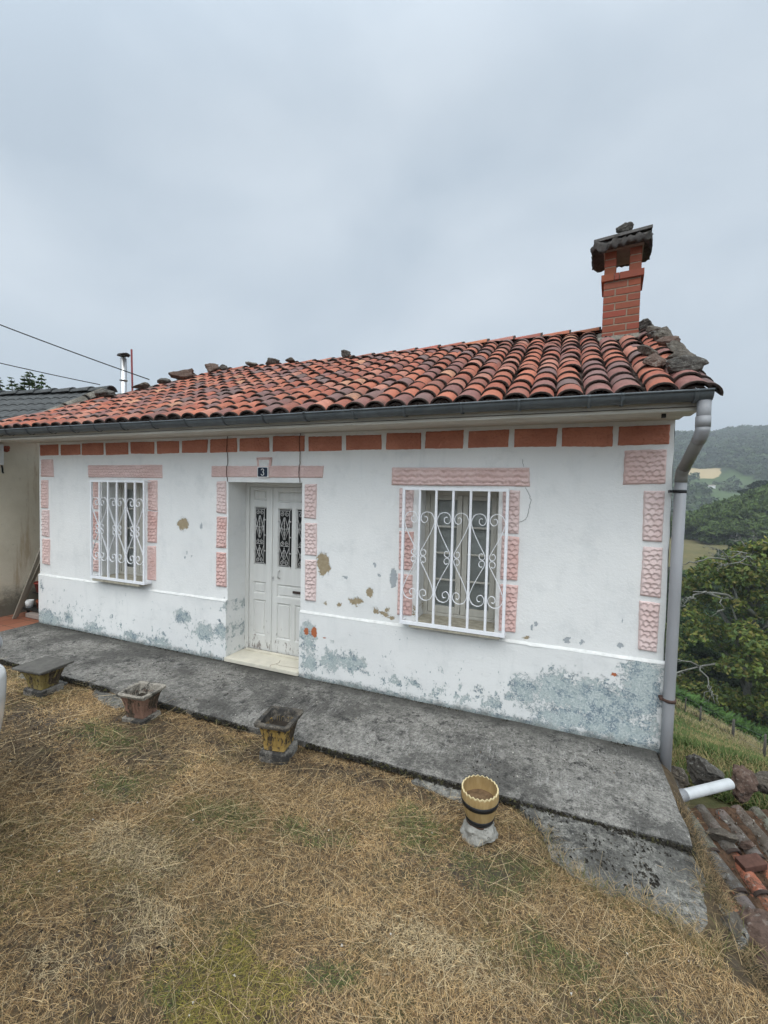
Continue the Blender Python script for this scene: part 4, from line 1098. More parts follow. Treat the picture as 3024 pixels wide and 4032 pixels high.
# ------------------------------------------------------------------ stones
M['palerock'] = rock_mat('pale_concrete_lump', (0.22, 0.21, 0.185), (0.40, 0.39, 0.35), (0.5, 0.49, 0.45), .4)
M['redbrick'] = simple('raw_red_brick', (0.26, 0.065, 0.035), 0.95, 0.5, 30, 0.6, 60)
def rock_mesh(size, seed, cuts=8, sub=4, rough=0.20):
    rs_ = random.Random(seed)
    bm = bmesh.new(); bmesh.ops.create_icosphere(bm, subdivisions=sub, radius=1.0)
    pl = []
    for i in range(cuts):
        nn = Vector((rs_.gauss(0, 1), rs_.gauss(0, 1), rs_.gauss(0, 1))).normalized(); pl.append((nn, rs_.uniform(0.36, 0.75)))
    off = Vector((seed * 3.7, seed * 1.3, 0))
    for v in bm.verts:
        p = v.co.copy()
        for nn, dd in pl:
            k = p.dot(nn)
            if k > dd: p -= nn * (k - dd) * 0.92
        p *= 1 + rough * mnoise.noise(p * 1.7 + off) + rough * 0.6 * mnoise.noise(p * 4.3 + off) + rough * .35 * mnoise.noise(p * 11 + off)
        v.co = Vector((p.x * size[0] / 2, p.y * size[1] / 2, p.z * size[2] / 2))
    for f in bm.faces: f.smooth = False
    me = bpy.data.meshes.new('stone'); bm.to_mesh(me); bm.free(); return me
def rock(name, loc, size, seed, mat, rot=(0, 0, 0), label=None, cat='stone', group=None, cuts=8, sub=4):
    me = rock_mesh(size, seed, cuts, sub); me.materials.append(M[mat])
    o = bpy.data.objects.new(name, me); o.location = loc; o.rotation_euler = rot
    link(o); return tag(o, label, cat, group)
ORD = ['lowest', 'second', 'third', 'fourth', 'fifth', 'sixth', 'seventh', 'eighth', 'ninth', 'tenth']
def onroof(x, y, h=0.0): return (x, y, bedz(y) + h)
SL = -math.atan(KS)
hipst = [(0.56, 0.62, .34, .20, .17, 'rockdark', 'broad flat blackish stone on the roof hip just below the steel flue'), (0.80, 0.98, .26, .16, .13, 'rock', 'grey stone on the roof hip at the foot of the thin red pole'), (0.98, 1.27, .20, .16, .14, 'rockdark', 'small squarish dark stone on the roof hip, first one right of the red pole'),
         (1.16, 1.52, .52, .22, .20, 'rockbrown', 'long brown slab, the biggest stone on the left hip of the tiled roof'), (1.42, 1.86, .30, .2, .2, 'rockbrown', 'brown stone at the top of the hip, left of a small black one'), (1.66, 1.84, .17, .14, .13, 'rockdark', 'small black stone beside the brown one where hip meets ridge')]
for i, (x, y, a_, b_, c_, mt, lb) in enumerate(hipst):
    rock('roof_stone', onroof(x - .01, y + .03, 0.135), (a_ * 1.05, b_ * 1.05, c_ * 1.0), 20 + i, mt, (0.2, -0.25, 0.9), lb, 'stone', 'stones weighing down the left hip')
for i, (x, y, a_, b_, c_, mt, lb) in enumerate([(2.22, 1.90, .30, .2, .17, 'rock', 'pale grey stone on the ridge, leftmost of the ridge stones'), (2.62, 1.88, .34, .22, .2, 'rockdark', 'dark angular stone on the ridge between two pale grey ones'), (3.02, 1.86, .22, .16, .12, 'rock', 'small pale stone on the ridge above the door'), (4.0, 1.84, .26, .18, .15, 'rockdark', 'lone black stone on the middle of the ridge')]):
    rock('roof_stone', onroof(x, y + .02, 0.135), (a_ * .85, b_ * .85, c_ * .8), 40 + i, mt, (0.1, 0.1, 0.3 * i), lb, 'stone', 'stones lying on the ridge')
# rubble stones along the right verge, bedded one over another
ver = [(7.865, 1.62, .24, .26, .17, 'rockdark', 'dark rounded stone behind the chimney at the top of the right verge', (0, 0, .3)),
       (7.90, 1.33, .22, .34, .15, 'rock', 'grey slab on the right verge beside the chimney base', (SL * -1, .2, .5)),
       (7.93, 0.98, .26, .36, .20, 'rock', 'pale grey angular stone on the verge below the chimney, upper part', (.5, .3, .2)),
       (7.885, 0.66, .20, .26, .17, 'rockbrown', 'brown split stone on the verge under the pale angular one', (.4, -.1, .8)),
       (7.92, 0.33, .24, .28, .15, 'rock', 'weathered grey stone in the middle of the right verge', (.5, .2, .1)),
       (7.875, 0.02, .32, .30, .15, 'rock', 'broad grey stone near the lower end of the right verge', (.45, .3, .5)),
       (7.875, -0.22, .34, .27, .16, 'rockdark', 'lowest stone on the right verge, large with a pale edge above the gutter', (.5, .05, .25)),
       (7.715, 0.02, .19, .34, .13, 'rockbrown', 'pointed brown slab lying on the tiles left of the verge stones', (.55, .25, -.15)),
       (7.70, 0.34, .22, .20, .13, 'rock', 'small grey stone above the pointed brown slab on the tiles', (.5, .1, .5)),
       (7.85, 1.12, .16, .16, .12, 'rockdark', 'little dark stone wedged between chimney and verge slabs', (.3, .1, .9))]
for i, (x, y, a_, b_, c_, mt, lb, ro) in enumerate(ver):
    rock('roof_stone', onroof(x, y, 0.120), (a_ * .84, b_ * 1.0, c_ * .85), 60 + i, mt, ro, lb, 'stone', 'rubble stones along the right verge', 9)
rock('cap_stone', (cx0 + .17, cy0 - .02, zt_ + .205), (.17, .17, .13), 81, 'rockdark', (0, .1, .4), 'lichened stone lying on top of the brick chimney cap', 'stone')

# ------------------------------------------------------------------ neighbour on the left
nb = empty('neighbour_house', (-0.84, 0, 0)); tag(nb, 'neighbouring house with stained beige wall and dark grey tiled roof', 'house')
def nb_mat():
    k = NT('stained_beige_render', 0.9); P = k.co()
    c = k.ramp(k.noise(P, 1.6, 6, 0.65), [(0.3, (0.56, 0.50, 0.385)), (0.7, (0.70, 0.64, 0.51))])
    zz = k.sep(P)[2]
    s1 = k.noise(k.map(P, (1, 2.4, 0.35)), 2.2, 6, 0.7)
    c = k.mix(k.rng(s1, 0.52, 0.68, 0, 0.6), c, (0.36, 0.25, 0.14))
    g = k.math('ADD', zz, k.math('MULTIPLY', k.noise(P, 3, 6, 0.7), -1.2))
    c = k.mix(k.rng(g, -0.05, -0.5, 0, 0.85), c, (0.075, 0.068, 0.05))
    c = k.mix(k.rng(k.noise(P, 9, 5, 0.7), 0.6, 0.75, 0, 0.35), c, (0.12, 0.11, 0.08))
    k.color(c); k.bump(k.noise(P, 30, 6, 0.75), 0.4, 0.01); return k.m
m = MB()
ny0, ny1, nx0 = -1.0, 5.4, -6.5
yr_, zr_ = 1.52, 3.70
k_ = 0.62
ze_ = zr_ - k_ * (yr_ - ny0)
m.add([(0, ny0, -.3), (0, ny1, -4), (0, ny1, 2.4), (0, yr_, zr_ - .03), (0, ny0, ze_ - .04)], [(0, 1, 2, 3, 4)])
m.add([(0, ny0, -.3), (nx0, ny0, -.3), (nx0, ny0, ze_ - .04), (0, ny0, ze_ - .04)], [(3, 2, 1, 0)])
m.add([(nx0, ny0, -.3), (nx0, ny1, -4), (nx0, ny1, 2.4), (nx0, yr_, zr_ - .03), (nx0, ny0, ze_ - .04)], [(4, 3, 2, 1, 0)])
m.add([(0, ny1, -4), (nx0, ny1, -4), (nx0, ny1, 2.4), (0, ny1, 2.4)], [(0, 1, 2, 3)])
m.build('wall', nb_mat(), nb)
rk = NT('dark_concrete_roof_tile', 0.85); P = rk.co(); c = rk.ramp(rk.noise(P, 12, 7, 0.75), [(0.3, (0.035, 0.037, 0.037)), (0.7, (0.10, 0.104, 0.102))]); c = rk.mix(rk.rng(rk.noise(P, 25, 5, .8), .6, .7, 0, .5), c, (0.17, 0.17, 0.155)); rk.color(c); rk.bump(rk.noise(P, 50, 4), .4, .005)
M['darktile'] = rk.m
m = MB()
skx = 0.147          # the ridge runs a little askew of the white house
tw, tr = 0.205, 0.30
ncx, nrw = 34, 9
for r in range(nrw):
    for cc in range(ncx):
        def P_(u, v, r=r, cc=cc):
            xx = 0.26 - (cc + u) * tw; s = (r + v * 1.12) * tr
            y = yr_ - s * math.cos(math.atan(k_)) + xx * skx
            z = zr_ - s * math.sin(math.atan(k_)) + 0.030 * abs(math.sin(PI * u)) ** 0.8 + 0.026 * v
            return (xx, y, z)
        m.grid(P_, 6, 1)
        e = [P_(i / 6, 1) for i in range(7)]
        m.add(e + [(x, y + .004, z - .026) for x, y, z in e], [(i, 7 + i, 8 + i, i + 1) for i in range(6)])
m.add([(0.26, yr_, zr_ - .03), (0.26 - ncx * tw, yr_ - ncx * tw * skx, zr_ - .03), (0.26 - ncx * tw, ny1 + .3, zr_ - .03 - k_ * (ny1 + .3 - yr_)), (0.26, ny1 + .3, zr_ - .03 - k_ * (ny1 + .3 - yr_))], [(0, 1, 2, 3)])
nroof = m.build('roof', M['darktile'], nb)
m = MB()
for i in range(17):
    xx = 0.24 - i * 0.42
    cover_tile(m, (xx, yr_ + xx * skx, zr_ + .02), Vector((-1, -skx, -.03)).normalized(), Vector((-skx, 1, 0)).normalized(), Vector((0, 0, 1)), 0.46, 0.125, 0.105, .02, (1, 1, 1), 10)
m.m = [0] * len(m.m); m.build('ridge_caps', M['darktile'], nroof)
m = MB()
for i in range(6):
    s = i * .34
    y = yr_ - .16 - s; z = zr_ - k_ * (yr_ - y) + .005
    cover_tile(m, (0.22, y - .26, z - .26 * k_ + .03), Vector((0, 1, k_)).normalized(), Vector((1, 0, 0)), Vector((0, -k_, 1)).normalized(), .36, .11, .10, .02, (1, 1, 1), 8)
m.m = [0] * len(m.m); m.build('verge_mortar', M['mortar'], nroof)
# white meter box with a loose black cable on the neighbour's wall, and the broken brick corner above it
mb = empty('meter_box', (-0.78, -0.088, 2.41)); tag(mb, 'white box fixed high on the beige wall at the left edge of the view', 'meter box')
MB().box(-0.06, 0.03, -0.10, 0.035, -0.155, 0.155).build('case', M['white'], mb, 0.008)
MB().tube([(0.0, 0.02, -.155), (0.01, 0.024, -.20), (0.0, 0.03, -.25), (0.0, 0.04, -.275)], 0.012, 6).build('cable', M['black'], mb)
rock('broken_brick', (-0.835, 0.02, 2.525), (.07, .10, .12), 5, 'redbrick', (0, 0, 0), 'rust red broken brick showing at the top of the beige wall under the eave', 'brick')
# flue and pole rise from the slopes behind the hip
fl = empty('flue_pipe', (-1.35, 2.35, 2.6)); tag(fl, 'shiny steel flue pipe with a small dark cap rising behind the roof hip', 'flue')
stl = NT('stainless_flue', 0.28); stl.b.inputs['Metallic'].default_value = 1.0; stl.color((0.55, 0.55, 0.54))
MB().tube([(0, 0, 0), (0, 0, 2.0)], 0.060, 20).tube([(0, 0, 1.55), (0, 0, 1.57)], 0.075, 20).tube([(0, 0, .95), (0, 0, .97)], 0.072, 20).build('pipe', stl.m, fl)
m = MB(); m.box(-.095, .095, -.08, .08, 2.055, 2.066)
m.v = [(x, y, z + .03 * math.sin(x * 14 + 1)) for x, y, z in m.v]
m.grid(lambda u, v: (-.098 + .196 * u, -.08 + .16 * v, 2.062 + .025 * math.sin(u * 7) + .03 * math.sin(v * 3)), 8, 4)
for q in (-1, 1): m.tube([(q * .05, 0, 1.98), (q * .05, 0, 2.06)], .006, 6)
m.build('cap', M['capstone'], fl)
MB().tube([(-1.16, 2.43, 2.6), (-1.228, 2.433, 4.80)], 0.018, 8).build('red_pole', simple('dull_red_paint', (0.17, 0.025, 0.028), 0.5, 0.2), None)
tag(bpy.data.objects['red_pole'], 'thin dark red pole standing beside the steel flue', 'pole')
def cable(p0, p1, sag, lab, r=0.009):
    m = MB(); m.tube([tuple(p0[i] + (p1[i] - p0[i]) * t - (sag * 4 * t * (1 - t) if i == 2 else 0) for i in range(3)) for t in np.linspace(0, 1, 30)], r, 6)
    o = m.build('utility_cable', M['black']); tag(o, lab, 'cable', 'overhead cables'); return o
cable((0.74, 1.22, 3.735), (-3.35, -3.2, 5.70), 0.10, 'upper of two black overhead cables, ending at the stones on the roof hip')
cable((-0.70, 1.40, 3.80), (-3.4, -3.3, 4.55), 0.10, 'lower of two black overhead cables, ending at the dark ridge', 0.008)

# ------------------------------------------------------------------ things in the alley
def plank(name, p, q, w, lab, mat):
    p, q = Vector(p), Vector(q); d = (q - p); L = d.length; d.normalize()
    s = d.cross(Vector((1, 0, 0.0))).normalized(); nn = d.cross(s).normalized(); s = nn.cross(d)
    Mx = Matrix((s, nn, d)).transposed().to_4x4()
    m = MB().box(-w / 2, w / 2, -.012, .012, 0, L); o = m.build(name, mat, None, 0.003)
    o.matrix_world = Matrix.Translation(p) @ Mx; tag(o, lab, 'plank', 'planks leaning in the alley'); return o
M['greywood'] = painted_wood('grey_old_board', (0.27, 0.24, 0.19), 0.6)
plank('leaning_plank', (-0.545, -0.05, -.055), (-0.02, 0.15, 1.34), .05, 'front grey board leaning across the alley onto the house corner', M['greywood'])
plank('leaning_plank', (-0.64, 0.03, -.055), (-0.03, 0.24, 1.30), .045, 'second grey board, just behind the front one in the alley', M['greywood'])
MB().box(-0.48, -0.01, 0.06, 0.16, -0.055, 0.01).build('stone_step', M['slab'], None, 0.008); tag(bpy.data.objects['stone_step'], 'pale stone step on the alley floor under the shelf', 'step')
sh = empty('alley_shelf', (-0.42, 0.24, -0.06)); tag(sh, 'low dark shelf in the alley carrying flower pots', 'shelf')
m = MB().box(-.33, .40, -.11, .10, .085, .105).box(-.38, .40, .10, .28, .285, .305); m.build('board', M['deck'], sh)
for q, yq, r_ in ((-.31, 0, .085), (.36, 0, .085), (-.35, .19, .285), (.36, .19, .285)): MB().box(q - .015, q + .015, yq - .015, yq + .015, 0, r_).build('leg', M['deck'], sh)
def pot(name, loc, r, h, mat, lab, rim=True):
    m = MB(); prof = [(0.001, 0.0), (r * .68, 0.0), (r * .94, h * .86), (r * 1.03, h * .86), (r * 1.05, h), (r * .93, h), (r * .9, h * .8), (0.001, h * .78)] if rim else [(0.001, 0), (r * .72, 0), (r, h), (r * .94, h), (r * .9, h * .88), (0.001, h * .86)]
    m.lathe(prof, 24); o = m.build(name, mat, None, loc=loc); tag(o, lab, 'flower pot'); return o
pot('flower_pot', (-0.625, 0.20, 0.047), 0.060, 0.115, M['white'], 'small white flower pot on the shelf in the alley', False)
terr = simple('terracotta_plastic', (0.30, 0.062, 0.045), 0.6, 0.15)
pot('flower_pot', (-0.665, 0.415, 0.247), 0.115, 0.165, terr, 'red terracotta pot on the upper alley shelf')
o = pot('flower_pot', (-0.45, 0.24, 0.055), 0.045, 0.13, simple('orange_pot', (0.38, 0.12, 0.065), 0.7), 'orange pot tilted beside the white pot in the alley'); o.rotation_euler = (0.15, 0.35, 0)

# ------------------------------------------------------------------ planters on the grass edge
def planter_mat(name, paint, amt):
    k = NT(name, 0.9); P = k.co()
    c = k.ramp(k.noise(P, 14, 7, 0.75), [(0.3, (0.035, 0.027, 0.020)), (0.7, (0.13, 0.098, 0.066))])
    mk = k.math('ADD', k.noise(k.map(P, (1.4, 1.4, 0.6)), 9, 7, 0.75), k.math('MULTIPLY', k.noise(P, 30, 4, .7), .25))
    c = k.mix(k.rng(mk, 0.66 - amt, 0.69 - amt), c, k.ramp(k.noise(P, 20, 4), [(0.3, tuple(v * .75 for v in paint)), (0.7, paint)]))
    c = k.mix(k.rng(k.noise(P, 40, 5, .8), .60, .68, 0, .7), c, (0.03, 0.024, 0.02))
    k.color(c); k.bump(k.noise(P, 40, 6, .8), .9, .01); return k.m
M['pl_dark'] = concrete('dark_mossy_concrete', (0.06, 0.05, 0.038), (0.20, 0.175, 0.14), streak=False, spotn=0.46)
M['pl_grey'] = concrete('planter_concrete', (0.12, 0.112, 0.098), (0.33, 0.31, 0.275), streak=False, spotn=0.5)
M['pl_pale'] = concrete('pale_planter_rim', (0.20, 0.18, 0.15), (0.46, 0.42, 0.35), streak=False, spotn=0.50)
def planter(loc, rz, sx, sy, h, paint, lab, lid=False, rimmat='pl_grey', foot=0.07, footmat='pl_grey'):
    p = empty('planter', loc, rz); tag(p, lab, 'planter', 'old concrete planters along the path')
    def ring(s, z, sq=0.88): return [(sx * s * a_ / 2, sy * s * b_ / 2, z) for a_, b_ in ((-1, -sq), (-sq, -1), (sq, -1), (1, -sq), (1, sq), (sq, 1), (-sq, 1), (-1, sq))]
    def stack(m, levels, jit=0.004):
        rings = [[(x + random.uniform(-jit, jit), y + random.uniform(-jit, jit), z + random.uniform(-jit, jit) * .6) for x, y, z in ring(s, z)] for s, z in levels]
        vs = [q for r in rings for q in r]; n = 8
        m.add(vs, [(i * n + k, i * n + (k + 1) % n, (i + 1) * n + (k + 1) % n, (i + 1) * n + k) for i in range(len(rings) - 1) for k in range(n)])
        return m
    stack(MB(), [(0.02, 0.0), (0.76, 0.0), (0.76, foot * .92), (0.74, foot), (0.60, foot + .004), (0.02, foot + .006)]).build('foot', M[footmat], p, 0.005)
    lv = [(0.58, foot + .01), (0.60, foot + .05), (0.66, foot + (h - foot) * .45), (0.78, foot + (h - foot) * .78), (0.84, h - .028)]
    m = stack(MB(), lv)
    # raised fluted panels on each face
    for i in range(4):
        Mx = Matrix.Rotation(i * PI / 2, 4, 'Z'); L_ = (sy if i % 2 == 0 else sx) * .27; D_ = (sx if i % 2 == 0 else sy) / 2
        for q in (-.6, -.2, .2, .6):
            z0, z1 = foot + .05, h - .05
            r0, r1 = D_ * .60, D_ * .79
            w = L_ * .26
            vs = [Mx @ Vector(v) for v in ((r0 + .006, (q * L_ - w / 2) * 1.0, z0), (r0 + .006, (q * L_ + w / 2) * 1.0, z0), (r1 + .004, (q * L_ * 1.22 + w / 2), z1), (r1 + .004, (q * L_ * 1.22 - w / 2), z1), (r0 - .02, q * L_ - w / 2, z0), (r0 - .02, q * L_ + w / 2, z0), (r1 - .02, q * L_ * 1.22 + w / 2, z1), (r1 - .02, q * L_ * 1.22 - w / 2, z1))]
            m.add(vs, [(0, 1, 2, 3), (0, 4, 5, 1), (1, 5, 6, 2), (2, 6, 7, 3), (3, 7, 4, 0)])
    m.build('bowl', planter_mat('flaking_paint', paint, .05), p, 0.004)
    if not lid:
        stack(MB(), [(0.80, h - .03), (0.96, h - .022), (1.0, h), (0.97, h + .006), (0.76, h + .004), (0.70, h - .06), (0.58, h - .10)]).build('rim', M[rimmat], p, 0.004)
        stack(MB(), [(0.64, h - .085), (0.02, h - .075)], .006).build('soil', simple('dark_soil', (0.028, 0.022, 0.016), 1, .4, 30, .8, 40), p)
    else:
        stack(MB(), [(0.80, h - .03), (0.90, h - .022), (0.92, h - .004), (0.02, h - .004)]).build('rim', M['pl_grey'], p, .004)
        m = MB().box(-sx * .56, sx * .56, -sy * .56, sy * .56, h, h + .022); m.build('slate_lid', simple('dark_slate_slab', (0.10, 0.095, 0.085), .85, .3, 12, .5, 40), p, .006)
    return p
gy = lambda x, y: gz(x, y) - .004
planter((2.37, -1.33, gy(2.37, -1.33)), 0.10, .34, .30, .27, (0.27, 0.21, 0.075), 'concrete planter covered with a dark slate slab, farthest left by the path', True)
planter((3.665, -1.285, gy(3.665, -1.285)), 0.12, .31, .29, .255, (0.30, 0.175, 0.125), 'empty reddish concrete planter with a pale rim, middle of the three', False, 'pl_pale', .03, 'pl_pale')
planter((5.10, -1.245, gy(5.10, -1.245)), 0.16, .29, .31, .30, (0.46, 0.31, 0.095), 'empty yellow flaked concrete planter standing on a grey foot, nearest of the three', False, 'pl_dark', .075)
# barrel shaped flower pot on a stump of concrete
bx_, by_ = 6.674, -1.415
gb = gz(bx_, by_)
rock('concrete_stump', (bx_ + .005, by_ - .01, gb + .02), (.205, .205, .19), 91, 'palerock', (0, 0, .4), 'rough grey concrete stump under the barrel pot', 'stump', None, 3)
bp = empty('barrel_pot', (bx_, by_, gb + .088)); bp.rotation_euler = (0.05, -0.02, 0.3); tag(bp, 'ochre plastic barrel pot with black hoops and scalloped rim on a concrete stump', 'flower pot')
def bar_mat():
    k = NT('ochre_plastic_staves', 0.45); P = k.co()
    c = k.ramp(k.noise(k.map(P, (4, 4, 1)), 8, 5, .65), [(0.3, (0.30, 0.20, 0.085)), (0.7, (0.43, 0.31, 0.15))])
    c = k.mix(k.rng(k.noise(P, 22, 5, .8), .6, .74, 0, .5), c, (0.20, 0.135, 0.06)); k.color(c); return k.m
m = MB(); NS = 120; Hb = .205
def rad(z):
    t_ = z / Hb; return 0.076 + 0.036 * math.sin(min(1, t_ * 1.08) * PI / 2) ** 1.1 - 0.004 * max(0, t_ - .8) / .2
def bsurf(u, v, inner=False):
    g = 2 * PI * u
    top = Hb + 0.0042 * math.cos(g * 24)
    z = top * v
    r = rad(z) - (0.0022 if (u * 22) % 1 < .06 else 0)
    if inner: r = rad(z) - .006
    return (r * math.cos(g), r * math.sin(g), z)
m.grid(lambda u, v: bsurf(u, v), NS * 2, 14); m.grid(lambda u, v: bsurf(u, .3 + .7 * v, True), NS * 2, 8)
st = m.build('staves', bar_mat(), bp)
m = MB()
n_ = NS * 2
o_ = [bsurf(i / n_, 1) for i in range(n_)]; q_ = [bsurf(i / n_, 1, True) for i in range(n_)]
m.add([(x * 1.006, y * 1.006, z + .002) for x, y, z in o_] + [(x * .985, y * .985, z + .002) for x, y, z in q_], [(i, (i + 1) % n_, n_ + (i + 1) % n_, n_ + i) for i in range(n_)])
m.add([(x * 1.006, y * 1.006, z + .002) for x, y, z in o_] + [(x * 1.007, y * 1.007, z - .005) for x, y, z in o_], [(i, n_ + i, n_ + (i + 1) % n_, (i + 1) % n_) for i in range(n_)])
m.build('scalloped_rim', simple('worn_cream_rim', (0.56, 0.46, 0.26), .5, .1), bp)
for z0, z1 in ((.122, .153), (0.014, .048)):
    m = MB(); m.lathe([(rad(z0) - .002, z0), (rad(z0) + .003, z0), (rad(z1) + .003, z1), (rad(z1) - .002, z1)], 48); m.build('hoop', M['black'], bp)
MB().lathe([(0.001, -.004), (.074, -.004), (.081, .004), (.081, .012), (.074, .016)], 40).build('base', simple('brown_pot_base', (0.085, 0.045, 0.03), .7), bp)
m = MB(); m.grid(lambda u, v: (rad(.13) * .97 * v * math.cos(2 * PI * u), rad(.13) * .97 * v * math.sin(2 * PI * u), .122 + .012 * mnoise.noise(Vector((v * 5 * math.cos(2 * PI * u), v * 5 * math.sin(2 * PI * u), 3)))), 32, 8)
m.build('dry_soil', simple('dry_brown_soil', (0.14, 0.09, 0.05), 1, .35, 40, .9, 60), bp)

# ------------------------------------------------------------------ white car just entering at the left edge
car = empty('parked_car', (3.25, -2.92, gz(4.0, -2.75))); car.rotation_euler = (0, 0, math.radians(100)); tag(car, 'white car at the left edge, only a bit of flank and wing mirror in view', 'car')
# car body: sections along its length, local x forward, y left
car.location = (4.440, -4.305, -0.06); car.rotation_euler = (0, 0, math.radians(132))
paint = NT('white_car_paint', 0.22); paint.color((0.72, 0.73, 0.74)); paint.b.inputs['Coat Weight'].default_value = 0.6
def car_ring(x, hw, z0, zs, z1, hw1):
    return [(x, -hw1, z1), (x, -hw * .985, zs + .05), (x, -hw, zs), (x, -hw * .99, (z0 + zs) / 2 + .03), (x, -hw * .93, z0 + .02), (x, -hw * .8, z0), (x, hw * .8, z0), (x, hw * .93, z0 + .02), (x, hw * .99, (z0 + zs) / 2 + .03), (x, hw, zs), (x, hw * .985, zs + .05), (x, hw1, z1)]
def loft(m, rings, mi=0):
    n = len(rings[0]); vs = [p for r in rings for p in r]
    m.add(vs, [(i * n + k, i * n + (k + 1) % n, (i + 1) * n + (k + 1) % n, (i + 1) * n + k) for i in range(len(rings) - 1) for k in range(n)] + [tuple(range(n)), tuple(reversed(range((len(rings) - 1) * n, len(rings) * n)))], mi, None, True)
m = MB()
loft(m, [car_ring(-2, 0.7, 0.37, 0.77, 1.09, 0.62), car_ring(-1.85, 0.83, 0.29, 0.83, 1.15, 0.76), car_ring(-1.2, 0.875, 0.23, 0.89, 1.14, 0.8), car_ring(0, 0.88, 0.21, 0.89, 1.12, 0.8), car_ring(1, 0.875, 0.23, 0.88, 1.1, 0.8), car_ring(1.6, 0.885, 0.25, 0.85, 1.03, 0.74), car_ring(1.93, 0.83, 0.3, 0.81, 0.95, 0.62), car_ring(2.03, 0.66, 0.39, 0.75, 0.85, 0.48)])
body = m.build('body', paint.m, car)
sb_ = body.modifiers.new('sub', 'SUBSURF'); sb_.levels = 1; sb_.render_levels = 2
m = MB()
gl_ = simple('tinted_car_glass', (0.012, 0.014, 0.016), 0.08, .05)
cab = [(-1.93, .60, 1.1, 1.13), (-1.6, .74, 1.1, 1.47), (-1.15, .78, 1.1, 1.61), (-.1, .78, 1.1, 1.64), (.45, .77, 1.1, 1.55), (1.18, .70, 1.09, 1.12)]
loft(m, [[(x, -hw, z0), (x, -hw * .80, z1), (x, -hw * .5, z1 + .03), (x, hw * .5, z1 + .03), (x, hw * .80, z1), (x, hw, z0)] for x, hw, z0, z1 in cab])
m.build('cabin', paint.m, car, 0.02)
for s in (-1, 1):
    m = MB(); 
    for (xa, xb) in ((-1.45, -.62), (-.52, .55)):
        ya, za = s * .79, 1.15; yb, zb_ = s * .655, 1.53
        m.add([(xa, ya, za), (xb + .25, ya, za), (xb, yb, zb_), (xa + .1, yb, zb_)], [(0, 1, 2, 3)])
    m.build('side_window', gl_, car)
    for xw in (-1.25, 1.22):
        w = MB().tube([(xw, s * .70, .30), (xw, s * .885, .30)], .30, 28).build('wheel', simple('tyre_rubber', (.02, .02, .02), .9), car, .02)
        MB().tube([(xw, s * .80, .30), (xw, s * .892, .30)], .19, 20).build('rim', simple('alloy_rim', (.4, .4, .41), .35, .1, metal=.8), w, .01)
    hl = MB().add([(1.95, s * .70, .77), (2.045, s * .50, .75), (2.02, s * .50, .85), (1.88, s * .71, .88)], [(0, 1, 2, 3)]).build('headlight', M['glass'], car)
    mr = MB(); mr.tube([(1.02, s * .80, 1.12), (1.06, s * .96, 1.17)], .028, 8)
    mr.grid(lambda u, v, s=s: (1.13 - .13 * math.sin(PI * v / 2) - .02, s * (1.015 + .105 * math.cos(2 * PI * u) * (math.cos(PI * v / 2) ** .4 if v < 1 else .0)), 1.24 + .075 * math.sin(2 * PI * u) * (math.cos(PI * v / 2) ** .4 if v < 1 else .0)) if False else (1.02 + .12 * v, s * (1.015 + .105 * math.cos(2 * PI * u) * math.sqrt(max(0, 1 - v * v))), 1.24 + .075 * math.sin(2 * PI * u) * math.sqrt(max(0, 1 - v * v))), 24, 8)
    mo = mr.build('wing_mirror', simple('mirror_shell_grey', (.30, .31, .32), .4, .05), car)
    mg = NT('mirror_glass', .02); mg.b.inputs['Metallic'].default_value = 1.0; mg.color((.8, .82, .84))
    MB().grid(lambda u, v, s=s: (1.018, s * (1.015 + .092 * v * math.cos(2 * PI * u)), 1.24 + .063 * v * math.sin(2 * PI * u)), 24, 3).build('mirror_glass', mg.m, mo)

# ------------------------------------------------------------------ the lower shed with its old tiles
SO = Vector((7.90, 0.02, -0.56)); Sa = Vector((0.925, 0.38, -0.02)).normalized(); Sc = Vector((0.38, -0.925, -0.30)).normalized(); Sn = Sa.cross(-Sc).normalized()
if Sn.z < 0: Sn = -Sn
shed = empty('tiled_shed', (8.6, -0.6, -1.2)); tag(shed, 'low outbuilding beside the path with a mossy grey and orange barrel tile roof', 'outbuilding')
off = -Vector((8.6, -0.6, -1.2))
m = MB(); rs = random.Random(12)
for ci in range(15):
    for r in range(8):
        o = SO + Sa * (0.02 + ci * 0.150 + rs.uniform(-.014, .014)) + Sc * (0.36 + r * 0.265 + rs.uniform(-.03, .03)) + Sn * (.03 + rs.uniform(-.006, .012)) + off
        s_ = 0.36 + r * .265
        new = (r >= 2 and rs.random() < .75) or (r == 1 and rs.random() < .40 and ci > 0)
        col = tuple(v * rs.uniform(.9, 1.1) for v in ((0.40, 0.155, 0.09) if new else (0.17, 0.163, 0.145)))
        if rs.random() < .06 and r < 6: continue
        up = (-Sc - Sn * (0.05 + rs.uniform(-.01, .03))).normalized(); up = (up + Sa * rs.uniform(-.05, .05)).normalized()
        cover_tile(m, o, up, Sa, Sn, 0.38, 0.057, 0.047, .012, col, 10, False, 85, .95)
sr = m.build('roof', [tile_mat('mossy_old_tile', .2, (0.05, 0.045, 0.032), .85), M['tilerim']], shed)
m = MB()
def bedf(u, v):
    p = SO + Sa * (-.06 + 2.4 * u) + Sc * (-.02 + 2.5 * v) + Sn * (.034 + .04 * mnoise.noise(Vector((u * 14, v * 16, 0))) + .015 * mnoise.noise(Vector((u * 60, v * 60, 0)))) + off
    return tuple(p)
m.grid(bedf, 90, 90)
m.build('roof_debris', simple('leaf_mould_and_roots', (0.085, 0.050, 0.030), 1, .6, 22, 1.0, 50, bdist=.02), sr)
m = MB()
c4 = [SO + Sa * (.02) + Sc * .06, SO + Sa * 2.25 + Sc * .06, SO + Sa * 2.25 + Sc * 2.35, SO + Sa * .02 + Sc * 2.35]
